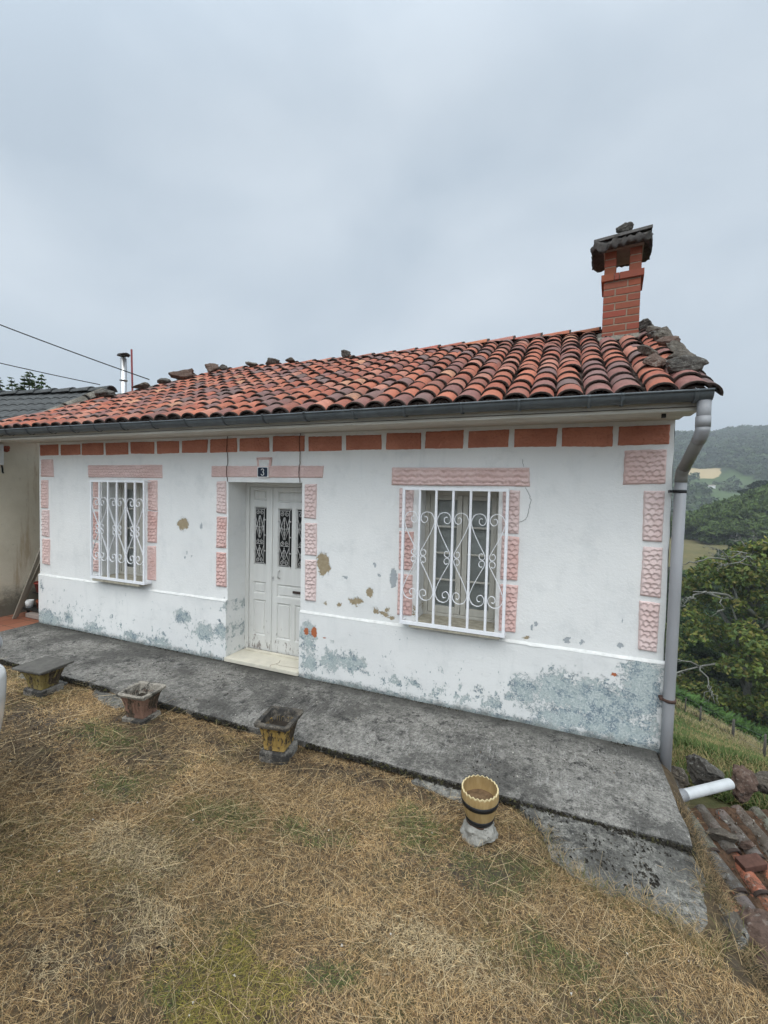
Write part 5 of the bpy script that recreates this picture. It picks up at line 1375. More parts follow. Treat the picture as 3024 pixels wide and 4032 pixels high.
c4 = [p + off - Sn * .03 for p in c4]; b4 = [Vector((p.x, p.y, -1.6)) for p in c4]
m.add(c4 + b4, [(i, (i + 1) % 4, 4 + (i + 1) % 4, 4 + i) for i in range(4)] + [(0, 1, 2, 3)]); m.build('wall', M['rock'], shed)
def onshed(a_, c_, h): 
    p = SO + Sa * a_ + Sc * c_ + Sn * h; return (p.x, p.y, p.z)
sst = [(.10, .03, .30, .22, .20, 'rockdark', 'dark stone at the house end of the shed roof edge, behind the spout elbow'), (.30, -.02, .30, .22, .22, 'rock', 'mossy grey stone behind the pale spout on the shed edge'), (.53, -.10, .40, .28, .30, 'rockdark', 'biggest stone of the shed edge, dark with a pale band, behind the spout'),
       (.80, .0, .20, .26, .36, 'rockbrown', 'upright brown pointed stone at the mouth of the spout'), (1.02, -.05, .28, .24, .24, 'rock', 'grey angular stone right of the brown pointed one'), (1.28, -.03, .3, .26, .26, 'rockdark', 'dark stone right of the grey angular one on the shed edge'), (1.58, -.02, .3, .26, .24, 'rock', 'outermost grey stone of the shed edge'),
       (.30, .24, .26, .17, .10, 'rock', 'flat pale stone lying on the shed tiles just below the spout'), (.43, .30, .13, .12, .09, 'rockbrown', 'small pinkish stone fragment beside the flat pale stone on the shed tiles')]
for i, (a_, c_, x, y, z, mt, lb) in enumerate(sst):
    rock('shed_stone', onshed(a_, c_ - (.22 if c_ < .2 else 0), .07 if c_ < .2 else .085), (x * .85, y * .85, z * .8), 120 + i, mt, (rs.uniform(-.3, .3), rs.uniform(-.3, .3), rs.uniform(0, 3)), lb, 'stone', 'stones along the shed roof edge', 7)
m = MB().box(-.085, .085, -.045, .045, -.026, .026); o = m.build('loose_brick', simple('old_dark_brick', (.095, .048, .036), .95, .3, 25, .5, 60), None, .006, onshed(.37, .42, .075), (0.1, -.15, .45)); tag(o, 'dark red brick lying on the shed tiles below the flat pale stone', 'brick')
n_ = 8500; ua, uc = RNG.uniform(-.30, 2.2, n_), RNG.uniform(0.02, 2.1, n_)
PS = np.array(SO)[None] + np.array(Sa)[None] * ua[:, None] + np.array(Sc)[None] * uc[:, None] + np.array(Sn)[None] * (.018 + .05 * (RNG.random(n_) ** 2))[:, None]
SHED_CRUMBS = PS
# lichen crusted lump among the tiles
rock('lichen_lump', onshed(.46, .66, .05), (.20, .14, .09), 140, 'capstone', (0, 0, .6), 'dark lump crusted with white lichen among the shed tiles', 'stone')
# boulders closing the end of the apron
rock('boulder', (7.915, -1.47, -.135), (.19, .22, .15), 150, 'rock', (.2, .1, .4), 'grey boulder at the lower tip of the concrete apron', 'boulder', 'boulders by the apron', 7)
rock('boulder', (8.04, -1.44, -.24), (.26, .27, .34), 153, 'rockbrown', (.1, .3, 1.2), 'large brown grey boulder at the right edge beyond the apron', 'boulder', 'boulders by the apron', 7)

# ------------------------------------------------------------------ grass
CYAW, CPIT, CROL, CF = math.radians(-22.12), math.radians(-2.28), math.radians(1.31), 1728.0
def cam_axes():
    cy, sy, cp, sp = math.cos(CYAW), math.sin(CYAW), math.cos(CPIT), math.sin(CPIT)
    f = np.array([sy * cp, cy * cp, sp]); r = np.array([cy, -sy, 0]); u = np.cross(r, f); cr, sr = math.cos(CROL), math.sin(CROL)
    return cr * r + sr * u, -sr * r + cr * u, f
AX = cam_axes()
def in_poly(x, y, poly):
    ins = np.zeros(len(x), bool); n = len(poly)
    for i in range(n):
        x1, y1 = poly[i]; x2, y2 = poly[(i + 1) % n]
        c = ((y1 > y) != (y2 > y)) & (x < (x2 - x1) * (y - y1) / ((y2 - y1) or 1e-9) + x1); ins ^= c
    return ins
def blade_mesh(name, P, az, L, W, rise, curl, col, mat, lab=None, taper=0.25):
    n = len(P); d = np.stack([np.cos(az), np.sin(az), np.zeros(n)], 1); w = np.stack([-np.sin(az), np.cos(az), np.zeros(n)], 1)
    up = np.array([0, 0, 1.0])
    side = RNG.normal(0, .12, n)[:, None] * w
    p0 = P; p1 = P + (d * np.cos(rise)[:, None] + up * np.sin(rise)[:, None] + side) * (L * .5)[:, None]
    r2 = rise - curl
    p2 = p1 + (d * np.cos(r2)[:, None] + up * np.sin(r2)[:, None] - side) * (L * .5)[:, None]
    tw = RNG.normal(0, .35, n)[:, None]; w = w * np.cos(tw) + up * np.sin(tw)
    h = (W / 2)[:, None] * w
    Vv = np.stack([p0 - h, p0 + h, p1 - h * .85, p1 + h * .85, p2 - h * taper, p2 + h * taper], 1).reshape(-1, 3)
    b = np.arange(n)[:, None] * 6
    Fv = np.concatenate([b + np.array([0, 1, 3, 2]), b + np.array([2, 3, 5, 4])], 1).reshape(-1, 4)
    o = np_obj(name, Vv, Fv, mat, np.repeat(col, 6, 0)); tag(o, lab, 'grass', kind='stuff'); return o
M['blade'] = attr_mat('dry_grass_blades', 0.75, 0.15)
PATCH_DARK = [(3.25, -1.98, .8, .28), (3.6, -2.1, .5, .16), (2.6, -1.62, .8, .14), (3.9, -1.36, .5, .16), (4.5, -1.32, .6, .18), (5.3, -1.28, .7, .14), (6.1, -1.22, .5, .10), (5.0, -2.92, .3, .14), (4.15, -1.66, .45, .30), (2.9, -1.72, .8, .20), (5.62, -2.98, .25, .12), (6.15, -2.78, .16, .12), (5.3, -2.72, .35, .2), (4.55, -1.35, .5, .12), (5.6, -1.22, .6, .12), (3.15, -1.75, .7, .18)]
PATCH_GREEN = [(3.72, -1.62, .42, .20), (5.15, -1.92, .22, .14), (4.30, -1.98, .25, .14), (5.75, -1.85, .2, .1), (6.35, -1.55, .22, .2), (6.78, -1.72, .2, .12), (5.72, -2.78, .12, .1), (7.1, -2.0, .15, .1), (6.2, -2.5, .12, .1), (7.4, -2.2, .2, .15), (6.9, -1.55, .16, .15)]
PATCH_PALE = [(5.12, -2.86, .16, .09), (5.3, -2.6, .25, .1), (6.6, -2.2, .3, .12), (4.9, -2.35, .4, .12)]
PATCH_YEL = [(5.90, -2.68, .26, .14), (5.98, -2.80, .22, .12), (5.82, -2.60, .14, .08)]
def patch(x, y, lst):
    o = np.zeros_like(x)
    wx = x + .25 * (fbm(x, y, 31, 3, 5) - .5); wy = y + .25 * (fbm(x, y, 32, 3, 5) - .5)
    for (a_, b_, ra, rb) in lst:
        o = np.maximum(o, 1 - np.sqrt(((wx - a_) / ra) ** 2 + ((wy - b_) / rb) ** 2) * .7)
    return np.clip(o, 0, 1)
def yard_blades(N, Lr, Wr, riser, seedn, straw=False):
    x = RNG.uniform(-0.5, 8.75, N); y = RNG.uniform(-4.6, -1.05, N)
    dx, dy = x - CAM[0], y - CAM[1]; dep = dx * AX[2][0] + dy * AX[2][1]; lat = dx * AX[0][0] + dy * AX[0][1]
    vis = (dep > .5) & (np.abs(lat) < dep * .95 + .25) & (dep > 1.0)
    dist = np.hypot(dx, dy)
    dens = np.clip(3.2 / np.maximum(dist, 1.2), .35, 1.0) ** 1.2
    keep = RNG.random(N) < np.where(vis, dens, .10)
    ap = in_poly(x, y, [(a_ - (.05 if a_ < 7.2 else 0), b_ + .02) for a_, b_ in APR])
    keep &= ~(ap & (RNG.random(N) > .03))
    for pl in ([(6.17, -1.075), (6.52, -1.08), (6.60, -1.16), (6.52, -1.20), (6.30, -1.165), (6.14, -1.12)], [(2.75, -1.072), (3.55, -1.075), (3.75, -1.20), (3.45, -1.27), (3.1, -1.25), (2.85, -1.17)], [(1.6, -1.075), (2.35, -1.075), (2.4, -1.22), (2.1, -1.26), (1.75, -1.22)]):
        keep &= ~(in_poly(x, y, pl) & (RNG.random(N) > .12))
    keep &= ~((x > 7.82) & (y > -1.82))
    pd = patch(x, y, PATCH_DARK) + .75 * sstep(.60, .72, fbm(x, y, 21, 3, 2.2)) * .5
    keep &= RNG.random(N) > np.clip(pd * 1.2, 0, 1) * (np.where(y < -2.4, .62, .92) if not straw else .5)
    # thinner, browner mat close to the path edge
    keep &= RNG.random(N) > .45 * sstep(-1.35, -1.08, y)
    x, y = x[keep], y[keep]; n = len(x)
    z = gh(x, y)
    far = np.clip(np.hypot(x - CAM[0], y - CAM[1]) / 2.2, .9, 3)
    L = RNG.uniform(*Lr, n) * np.where(far > 1.6, 1.25, 1); W = RNG.uniform(*Wr, n) * far ** .7
    az = (fbm(x, y, 41, 2, 1.5) - .5) * 14 + RNG.normal(0, 1.1, n)
    rise = RNG.uniform(*riser, n); curl = RNG.uniform(-.1, .9, n)
    g = patch(x, y, PATCH_GREEN) ** 1.3 * 1.25; ye = patch(x, y, PATCH_YEL) * 1.7; pa = patch(x, y, PATCH_PALE) * 1.2
    tone = fbm(x, y, 51, 3, 2.4); r = RNG.random(n); r2 = RNG.random(n)
    dry = np.where((r < .36)[:, None], (0.41, 0.27, 0.122), np.where((r < .62)[:, None], (0.60, 0.43, 0.22), np.where((r < .87)[:, None], (0.20, 0.118, 0.055), (0.30, 0.225, 0.14))))
    oli = np.where((r2 < .5)[:, None], (0.145, 0.135, 0.045), (0.20, 0.165, 0.065)); gre = np.where((r2 < .5)[:, None], (0.095, 0.13, 0.038), (0.14, 0.165, 0.055)); yel = np.where((r2 < .5)[:, None], (0.33, 0.27, 0.065), (0.225, 0.20, 0.045))
    ro = RNG.random(n); col = np.where((ro < sstep(.50, .72, tone) * .42)[:, None], oli, dry)
    col = np.where((RNG.random(n) < np.clip(g, 0, .72))[:, None], gre, col); col = np.where((RNG.random(n) < np.clip(ye, 0, .8))[:, None], yel, col)
    col = np.where((RNG.random(n) < np.clip(pa, 0, .7))[:, None], (0.56, 0.45, 0.27), col)
    col = col * (RNG.uniform(.62, 1.25, n) * (.62 + .50 * fbm(x, y, 61, 3, 1.3) + .34 * fbm(x, y, 63, 3, 7.0)))[:, None]
    return np.stack([x, y, z + RNG.uniform(-.004, .010, n)], 1), az, L, W, rise, curl, col
blade_mesh('dry_grass', *yard_blades(950000, (.018, .046), (.0009, .0019), (-.05, .50), 1), M['blade'], 'short parched grass matted over the yard')
# long cut stalks lying loose
P_, az, L, W, rise, curl, col = yard_blades(9500, (.09, .30), (.0007, .0015), (-.01, .10), 2, True)
P_[:, 2] += RNG.uniform(.012, .034, len(P_)); col = np.where((RNG.random(len(P_)) < .75)[:, None], (0.64, 0.50, 0.29), (0.46, 0.34, 0.18)) * RNG.uniform(.7, 1.15, len(P_))[:, None]
az = (fbm(P_[:, 0], P_[:, 1], 77, 2, .9) - .5) * 9 + RNG.normal(0, .9, len(P_))
blade_mesh('straw', P_, az, L, W, rise, RNG.normal(.1, .12, len(P_)), col, M['blade'], 'long pale straw stalks lying over the yard', .7)
# straws and grass hanging over the apron edge and the shed rim
n = 2600
ti = RNG.integers(0, len(APR), n); tt = RNG.random(n); A_ = np.array(APR); p = A_[ti] * (1 - tt)[:, None] + A_[(ti + 1) % len(APR)] * tt[:, None]
ok = (p[:, 1] < -1.22); p = p[ok] + RNG.normal(0, .025, (ok.sum(), 2)); n = len(p)
blade_mesh('edge_grass', np.stack([p[:, 0], p[:, 1], np.full(n, -.10) - .05 * (p[:, 0] > 7.85)], 1), RNG.uniform(0, 6.28, n), RNG.uniform(.04, .13, n), RNG.uniform(.0014, .003, n), RNG.uniform(.1, 1.1, n), RNG.uniform(.2, 1.2, n), np.where((RNG.random(n) < .7)[:, None], (0.33, 0.24, 0.125), (0.12, 0.12, 0.04)) * RNG.uniform(.7, 1.2, n)[:, None], M['blade'], 'dry grass fringing the concrete apron')
# rank growth on the bank between apron, shed and boulders
n = 9000; x = RNG.uniform(7.84, 9.2, n); y = RNG.uniform(-3.6, -1.2, n); z = gh(x, y)
k_ok = (x > 7.86 + .15 * RNG.random(n)); x, y, z = x[k_ok], y[k_ok], z[k_ok]; n = len(x)
blade_mesh('bank_grass', np.stack([x, y, z], 1), RNG.uniform(0, 6.28, n), RNG.uniform(.05, .17, n), RNG.uniform(.0018, .0035, n), RNG.uniform(.2, 1.2, n), RNG.uniform(.2, 1.3, n), np.where((RNG.random(n) < .75)[:, None], (0.31, 0.225, 0.12), (0.13, 0.125, 0.045)) * RNG.uniform(.6, 1.15, n)[:, None], M['blade'], 'rank dry grass on the bank by the boulders')
n = 2000; y = RNG.uniform(-1.75, -.55, n); x = 7.835 + np.abs(RNG.normal(0, .09, n)) + .05 * sstep(-1, -1.7, y); z = np.maximum(gh(x, y), -.62 + 0 * x)
blade_mesh('verge_grass', np.stack([x, y, np.maximum(z, -.45)], 1), RNG.uniform(0, 6.28, n), RNG.uniform(.03, .12, n), RNG.uniform(.0016, .003, n), RNG.uniform(.1, 1.1, n), RNG.uniform(.2, 1.3, n), np.where((RNG.random(n) < .6)[:, None], (0.27, 0.19, 0.10), (0.07, 0.06, 0.03)) * RNG.uniform(.5, 1.15, n)[:, None], M['blade'], 'dry weeds in the gap between path and shed roof')
# black moss and crumbs in the joint below the path and along the foot of the wall
def crumbs(name, P, s, col, lab, mat):
    n = len(P); base = np.array([(1, 0, 0), (-.5, .87, 0), (-.5, -.87, 0), (0, 0, 1.0)])
    an = RNG.uniform(0, 6.28, n); sc = RNG.uniform(.5, 1.5, (n, 3)) * s[:, None]
    b = np.repeat(base[None], n, 0) * sc[:, None, :]; ca, sa = np.cos(an)[:, None], np.sin(an)[:, None]
    b = np.stack([b[..., 0] * ca - b[..., 1] * sa, b[..., 0] * sa + b[..., 1] * ca, b[..., 2]], -1) + RNG.normal(0, .25, (n, 4, 3)) * s[:, None, None]
    Vv = (b + P[:, None, :]).reshape(-1, 3); i = np.arange(n)[:, None] * 4
    Fv = np.concatenate([i + np.array([0, 1, 3]), i + np.array([1, 2, 3]), i + np.array([2, 0, 3])], 1).reshape(-1, 3)
    o = np_obj(name, Vv, Fv, mat, np.repeat(col, 4, 0)); tag(o, lab, 'ground cover', kind='stuff'); return o
M['crumb'] = attr_mat('moss_and_crumbs', 0.95)
n = 5200; x = RNG.uniform(.8, 7.85, n); keep = fbm(x, x * 0, 91, 3, 3) > .36; x = x[keep]; n = len(x)
crumbs('black_moss', np.stack([x, -1.055 + RNG.normal(0, .012, n) - .01, np.full(n, -.085) + RNG.uniform(-.012, .016, n)], 1), RNG.uniform(.005, .014, n), np.where((RNG.random(n) < .8)[:, None], (0.022, 0.019, 0.014), (0.05, 0.047, 0.02)) * RNG.uniform(.6, 1.4, n)[:, None], 'black moss in the joint along the path edge', M['crumb'])
n = 2600; x = RNG.uniform(0, 7.86, n); keep = (fbm(x, x * 0, 95, 3, 2) > .46) & ~((x > 3.46) & (x < 4.49)); x = x[keep]; n = len(x)
crumbs('wall_foot_moss', np.stack([x, -.030 - np.abs(RNG.normal(0, .016, n)), np.full(n, -.052)], 1), RNG.uniform(.003, .009, n), np.where((RNG.random(n) < .7)[:, None], (0.03, 0.028, 0.022), (0.12, 0.11, 0.09)) * RNG.uniform(.6, 1.4, n)[:, None], 'dark moss and crumbs along the foot of the wall', M['crumb'])
n = 420; x = RNG.uniform(1.5, 8.0, n); y = RNG.uniform(-3.4, -.2, n)
crumbs('pale_crumbs', np.stack([x, y, np.where(y > -1.05, -.052, gh(x, y) + .012)], 1), RNG.uniform(.0025, .007, n), np.where((RNG.random(n) < .5)[:, None], (0.55, 0.52, 0.46), (0.20, 0.15, 0.09)) * RNG.uniform(.6, 1.2, n)[:, None], 'pale paint crumbs and pebbles scattered on path and grass', M['crumb'])
n = len(SHED_CRUMBS)
crumbs('roof_litter', SHED_CRUMBS, RNG.uniform(.004, .013, n), np.where((RNG.random(n) < .72)[:, None], (0.055, 0.038, 0.024), np.where((RNG.random(n) < .5)[:, None], (0.30, 0.12, 0.07), (0.26, 0.25, 0.22))) * RNG.uniform(.6, 1.3, n)[:, None], 'leaf mould and broken tile crumbs lying on the shed roof', M['crumb'])
n = 900; x = RNG.uniform(6.9, 7.95, n); y = RNG.uniform(-1.68, -1.07, n); keep = in_poly(x, y, APR) & (fbm(x, y, 131, 3, 4) > .40); x, y = x[keep], y[keep]; x2 = RNG.uniform(.2, 7.8, 1500); y2 = -1.04 * RNG.random(1500); k2_ = fbm(x2, y2, 132, 3, 2.5) > .54; x2, y2 = x2[k2_], y2[k2_]
xx_ = np.concatenate([x, x2]); yy_ = np.concatenate([y, y2]); n = len(xx_); zz_ = np.concatenate([np.full(len(x), -.083) - .02 * sstep(7.6, 7.9, x) - .01 * sstep(-1.2, -1.7, y) , np.full(len(x2), -.052)])
crumbs('moss_flecks', np.stack([xx_, yy_, zz_], 1), RNG.uniform(.003, .012, n) * np.where(np.arange(n) < len(x), 1.2, .7), np.array((0.026, 0.023, 0.018))[None] * RNG.uniform(.6, 2.0, n)[:, None], 'black moss flecks growing on the old concrete', M['crumb'])
# dark leaf litter in the bare patches
n = 34000; x = RNG.uniform(.5, 8.0, n); y = RNG.uniform(-3.4, -1.08, n); pdk = patch(x, y, PATCH_DARK) + .5 * sstep(-1.4, -1.1, y); keep = (RNG.random(n) < pdk) & ~in_poly(x, y, APR) & (x < 7.8); x, y = x[keep], y[keep]; n = len(x)
crumbs('leaf_litter', np.stack([x, y, gh(x, y) + .002], 1), RNG.uniform(.004, .011, n), np.where((RNG.random(n) < .6)[:, None], (0.05, 0.037, 0.026), (0.13, 0.09, 0.055)) * RNG.uniform(.6, 1.4, n)[:, None], 'dark leaf litter in the bare patches of the yard', M['crumb'])
# meadow beyond: coarse tufts, taller and paler towards the fence
n = 120000; rad_ = 5.5 + 37 * RNG.random(n) ** 1.35; ang = np.radians(RNG.uniform(3, 27, n)); x = CAM[0] + rad_ * np.sin(ang); y = CAM[1] + rad_ * np.cos(ang)
keep = (x > 7.95) & ~((y < 1.0) & (x < 10.2)); x, y, rad_ = x[keep], y[keep], rad_[keep]; n = len(x); z = gh(x, y)
tall = sstep(20, 27, rad_) * (1 - .9 * sstep(33, 35.5, rad_)) * (fbm(x, y, 71, 3, .35) > .40)
L = (RNG.uniform(.06, .16, n) + tall * RNG.uniform(.1, .38, n)) * (1 + rad_ * .012); W = .004 + rad_ * .0012
gm = fbm(x, y, 72, 4, .45); r = RNG.random(n)
col = np.where((r < .12 + .7 * sstep(.45, .65, gm))[:, None], (0.24, 0.20, 0.085), (0.085, 0.125, 0.032)); col = np.where(((tall > .4) & (RNG.random(n) < .6))[:, None], (0.27, 0.225, 0.115), col) * RNG.uniform(.65, 1.2, n)[:, None]
blade_mesh('meadow_grass', np.stack([x, y, z - .01], 1), RNG.uniform(0, 6.28, n), L, W, RNG.uniform(.7, 1.5, n), RNG.uniform(.1, .8, n), col, M['blade'], 'rough green and straw meadow falling away behind the house')
# ------------------------------------------------------------------ trees
M['leaf'] = attr_mat('tree_leaves', 0.6, 0.25)
M['bark'] = rock_mat('grey_bark', (0.06, 0.05, 0.042), (0.14, 0.125, 0.105), (0.30, 0.31, 0.28), .6)
M['lichenbark'] = rock_mat('lichen_covered_bark', (0.09, 0.085, 0.072), (0.22, 0.22, 0.19), (0.36, 0.38, 0.34), .7)
def leaf_quads(P, s, updir, rng):
    n = len(P)
    nn = rng.normal(0, 1, (n, 3)) * .75 + updir; nn /= np.linalg.norm(nn, axis=1)[:, None]
    t = np.cross(nn, rng.normal(0, 1, (n, 3))); t /= np.linalg.norm(t, axis=1)[:, None] + 1e-9; b = np.cross(nn, t)
    h = s[:, None]
    return np.stack([P - t * h, P - b * h * .55 - nn * h * .12, P + t * h, P + b * h * .55 - nn * h * .12], 1).reshape(-1, 3)
def crown_geo(h, rad_, seed, nl, leaf, z0=.22, lobes=16, cols=((0.05, 0.085, 0.025),), flat=.7, shape=1.0, lr=(.26, .46)):
    rng = np.random.default_rng(seed)
    L = []
    for i in range(lobes):
        f = rng.random() ; zc = h * (z0 + (1 - z0) * f * .93)
        env = rad_ * math.sin(PI * min(1, max(.10, (0.18 + .80 * f) ** shape))) ** .6
        an = rng.random() * 6.28; rr_ = env * math.sqrt(rng.random()) * .78
        L.append((rr_ * math.cos(an), rr_ * math.sin(an), zc, rad_ * rng.uniform(*lr), rng.uniform(.75, 1.25)))
    L = np.array(L); pick = rng.choice(len(L), nl, p=L[:, 3] ** 2 / (L[:, 3] ** 2).sum())
    d = rng.normal(0, 1, (nl, 3)); d /= np.linalg.norm(d, axis=1)[:, None]; d[:, 2] = np.where(d[:, 2] < -.2, -d[:, 2] * .6, d[:, 2])
    r_ = rng.uniform(.55, 1.08, nl) ** .6
    P = L[pick, :3] + d * (L[pick, 3] * r_)[:, None] * np.array([1, 1, flat])
    s = leaf * rng.uniform(.55, 1.35, nl)
    C = np.array(cols)[rng.integers(0, len(cols), nl)] * (L[pick, 4] * rng.uniform(.75, 1.25, nl))[:, None]
    return leaf_quads(P, s, np.stack([d[:, 0] * .5, d[:, 1] * .5, np.full(nl, .75)], 1), rng), np.arange(nl * 4).reshape(-1, 4), np.repeat(C, 4, 0), L
def tree(name, loc, h, rad_, seed, nl, leaf, cols, lab, group=None, z0=.22, lobes=16, flat=.7, cat='tree', shape=1.0, bark='bark', limbs=7, lr=(.26, .46)):
    root = empty(name, loc); tag(root, lab, cat, group)
    V_, F_, C_, L = crown_geo(h, rad_, seed, nl, leaf, z0, lobes, cols, flat, shape, lr)
    np_obj('crown', V_, F_, M['leaf'], C_, root)
    m = MB(); tr = h * .022 + .03; rs_ = random.Random(seed)
    m.tube([(rs_.uniform(-.1, .1) * i * .1 * rad_ * .3, rs_.uniform(-.1, .1) * i * .1 * rad_ * .3, h * .8 * i / 7 - .4) for i in range(8)], [tr * (1 - i / 9) for i in range(8)], 8)
    for i in range(min(limbs, len(L))):
        p = L[i]; zs = max(h * .15, p[2] * rs_.uniform(.45, .7))
        m.tube([(0, 0, zs), (p[0] * .45, p[1] * .45, zs + (p[2] - zs) * .55), (p[0], p[1], p[2] + .1)], [tr * .5, tr * .32, tr * .1], 6)
    m.build('trunk', M[bark], root); return root
def copy_tree(o, loc, rz, sc, lab, group):
    c = o.copy(); COL.objects.link(c); c.location = loc; c.rotation_euler = (0, 0, rz); c.scale = sc
    tag(c, lab, None, group)
    for ch in list(o.children):
        d_ = ch.copy(); COL.objects.link(d_); d_.parent = c
    return c
def at(u, r):
    """ground point at horizontal distance r from the viewer, below photo column u"""
    dx = (u - 1512) / CF; d = AX[0] * dx + AX[2]; d = d[:2] / np.linalg.norm(d[:2]); return CAM[0] + d[0] * r, CAM[1] + d[1] * r
def ground_at(u, r, dz=-.15):
    x, y = at(u, r); return (x, y, gz(x, y) + dz)
DG = ((0.034, 0.066, 0.020), (0.047, 0.084, 0.025), (0.026, 0.052, 0.018))
MG = ((0.060, 0.10, 0.028), (0.078, 0.115, 0.03), (0.042, 0.074, 0.023))
YG = ((0.17, 0.20, 0.038), (0.12, 0.165, 0.034), (0.065, 0.105, 0.026), (0.21, 0.19, 0.05), (0.085, 0.13, 0.03))
# big yellowing tree at the right edge with bare lichened limbs
bx2 = ground_at(2985, 43)
big = tree('yellowing_tree', bx2, 15.6, 7.8, 5, 23000, .18, YG, 'big yellowing tree with bare lichen grey limbs on the right, beyond the meadow fence', None, .06, 210, .85, bark='lichenbark', limbs=20, lr=(.07, .15))
m = MB(); rs = random.Random(44)
def limb(p, q, r0, depth):
    p, q = Vector(p), Vector(q); n = 6; pts = []
    for i in range(n + 1):
        t_ = i / n; pts.append(p.lerp(q, t_) + Vector((rs.uniform(-.18, .18), rs.uniform(-.18, .18), .55 * math.sin(PI * t_) * (q - p).length * .22 + rs.uniform(-.12, .12))))
    m.tube(pts, [r0 * (1 - .75 * i / n) for i in range(n + 1)], 6)
    if depth:
        for k in range(3):
            a_ = pts[rs.randint(2, n)]; L_ = (q - p).length * rs.uniform(.28, .5)
            dr = ((q - p).normalized() + Vector((rs.uniform(-1, 1), rs.uniform(-1, 1), rs.uniform(-.8, .5)))).normalized()
            limb(a_, a_ + dr * L_, r0 * .5, depth - 1)
# limbs reach towards the viewer's side (-y) and to the left (-x)
for (p, q, r) in (((-.2, -.4, 12.2), (-4.3, -3.2, 13.6), .12), ((0, -.8, 9.2), (-5.0, -5.2, 11.6), .16), ((0, -1, 5.0), (-6.0, -5.0, 5.6), .13), ((0, 0, 12.5), (-.6, -1.4, 15.2), .12), ((0, -.5, 11), (-2.0, -4.5, 14.2), .12), ((0, -.5, 8.2), (1.5, -6, 9.6), .12)):
    limb(p, q, r, 2)
m.build('bare_limbs', M['lichenbark'], big)
# dark hedge trees behind the fern strip
specs = [(2640, 49, 9.0, 3.0, DG, 'dark green tree nearest the downpipe at the far edge of the meadow'), (2722, 52, 9.5, 3.2, MG, 'mid green tree standing just right of the one beside the downpipe'), (2800, 55, 9.8, 3.4, DG, 'dark low tree left of the big yellowing tree'), (2690, 47, 6.6, 2.6, DG, 'low dark bush at the foot of the downpipe side trees, above the ferns'), (2790, 48, 5.6, 2.8, DG, 'low dark bush under the left limbs of the yellowing tree'), (2890, 50, 6.5, 3.0, DG, 'dark bush under the middle of the yellowing tree'), (2990, 47, 5.2, 2.8, MG, 'rounded bush under the yellowing tree at the right edge'), (3080, 50, 9.5, 3.4, DG, 'dark tree beyond the right edge behind the yellowing tree'), (2905, 62, 15.5, 4.2, DG, 'tall dark tree rising behind the yellowing tree')]
for i, (u, r, h, rd, cs, lb) in enumerate(specs):
    tree('hedge_tree', ground_at(u, r), h, rd, 300 + i, 6500, .20, cs, lb, 'trees at the foot of the meadow', .04, 18, .75)
# wooded slope below the brown pasture: individual crowns of three kinds
k1 = tree('broadleaf_tree', ground_at(2660, 76), 16.0, 6.2, 401, 5200, .48, DG, 'dark broadleaf tree at the lower left end of the valley wood', 'broadleaf trees of the valley wood', .1, 20)
k2 = tree('broadleaf_tree', ground_at(2745, 80), 15.0, 6.0, 402, 5200, .48, MG, 'greener broadleaf tree next to the left end of the valley wood', 'broadleaf trees of the valley wood', .1, 20)
WL = 'broadleaf tree among the others of the valley wood'
for i, (u, r, h) in enumerate([(2820, 78, 16), (2890, 84, 16), (2960, 80, 17.5), (3040, 84, 17), (2700, 90, 9.5), (2780, 92, 9), (2860, 95, 11), (2940, 98, 11), (3020, 96, 12), (2580, 84, 13), (3120, 92, 14), (2850, 106, 6.5), (2905, 112, 8), (2975, 116, 8.5), (3050, 112, 10)]):
    s = h / 16.0; copy_tree((k1, k2)[i % 2], ground_at(u, r, -.4), i * 1.7, (s, s, s), WL, 'broadleaf trees of the valley wood')
k3 = tree('spreading_tree', ground_at(2700, 158), 7.0, 6.0, 403, 5600, .55, ((0.075, 0.118, 0.030), (0.10, 0.142, 0.036), (0.05, 0.080, 0.025)), 'spreading tree at the left end of the wood above the brown pasture', 'spreading trees above the pasture', .04, 24, .55)
TOPS = [(2655, 157, 4.5), (2730, 156, 7), (2765, 157, 8.0), (2800, 158, 9.5), (2838, 156, 10.5), (2872, 158, 11), (2905, 156, 11.5), (2940, 157, 12), (2975, 158, 13), (3010, 156, 14), (3050, 158, 15), (2715, 166, 5.5), (2752, 168, 7.5), (2790, 170, 9), (2830, 172, 10), (2866, 170, 10.3), (2900, 173, 10.8), (2936, 171, 11.5), (2972, 174, 12), (3008, 172, 12.8), (3046, 174, 13.5), (2820, 150, 6), (2880, 149, 6.5), (2950, 150, 7), (3020, 150, 8)]
for i, (u, r, h) in enumerate(TOPS):
    s = h / 7.0; w_ = max(.75, .45 + s * .32); copy_tree(k3, ground_at(u, r, -.5), i * 2.1, (w_, w_, s), 'spreading tree among the others of the wood above the pasture', 'spreading trees above the pasture')
# dark pine on the shoulder
pine = empty('pine_tree', ground_at(2992, 190)); tag(pine, 'dark flat topped pine on the skyline of the near wood at the right edge', 'tree')
Vp, Fp, Cp, Lp = crown_geo(15.0, 5.6, 77, 4600, .45, .34, 18, ((0.016, 0.032, 0.017), (0.022, 0.042, 0.02)), .4)
np_obj('crown', Vp, Fp, M['leaf'], Cp, pine); MB().tube([(0, 0, -.5), (.2, 0, 6), (.1, .2, 11)], [.5, .4, .2], 8).build('trunk', M['bark'], pine)
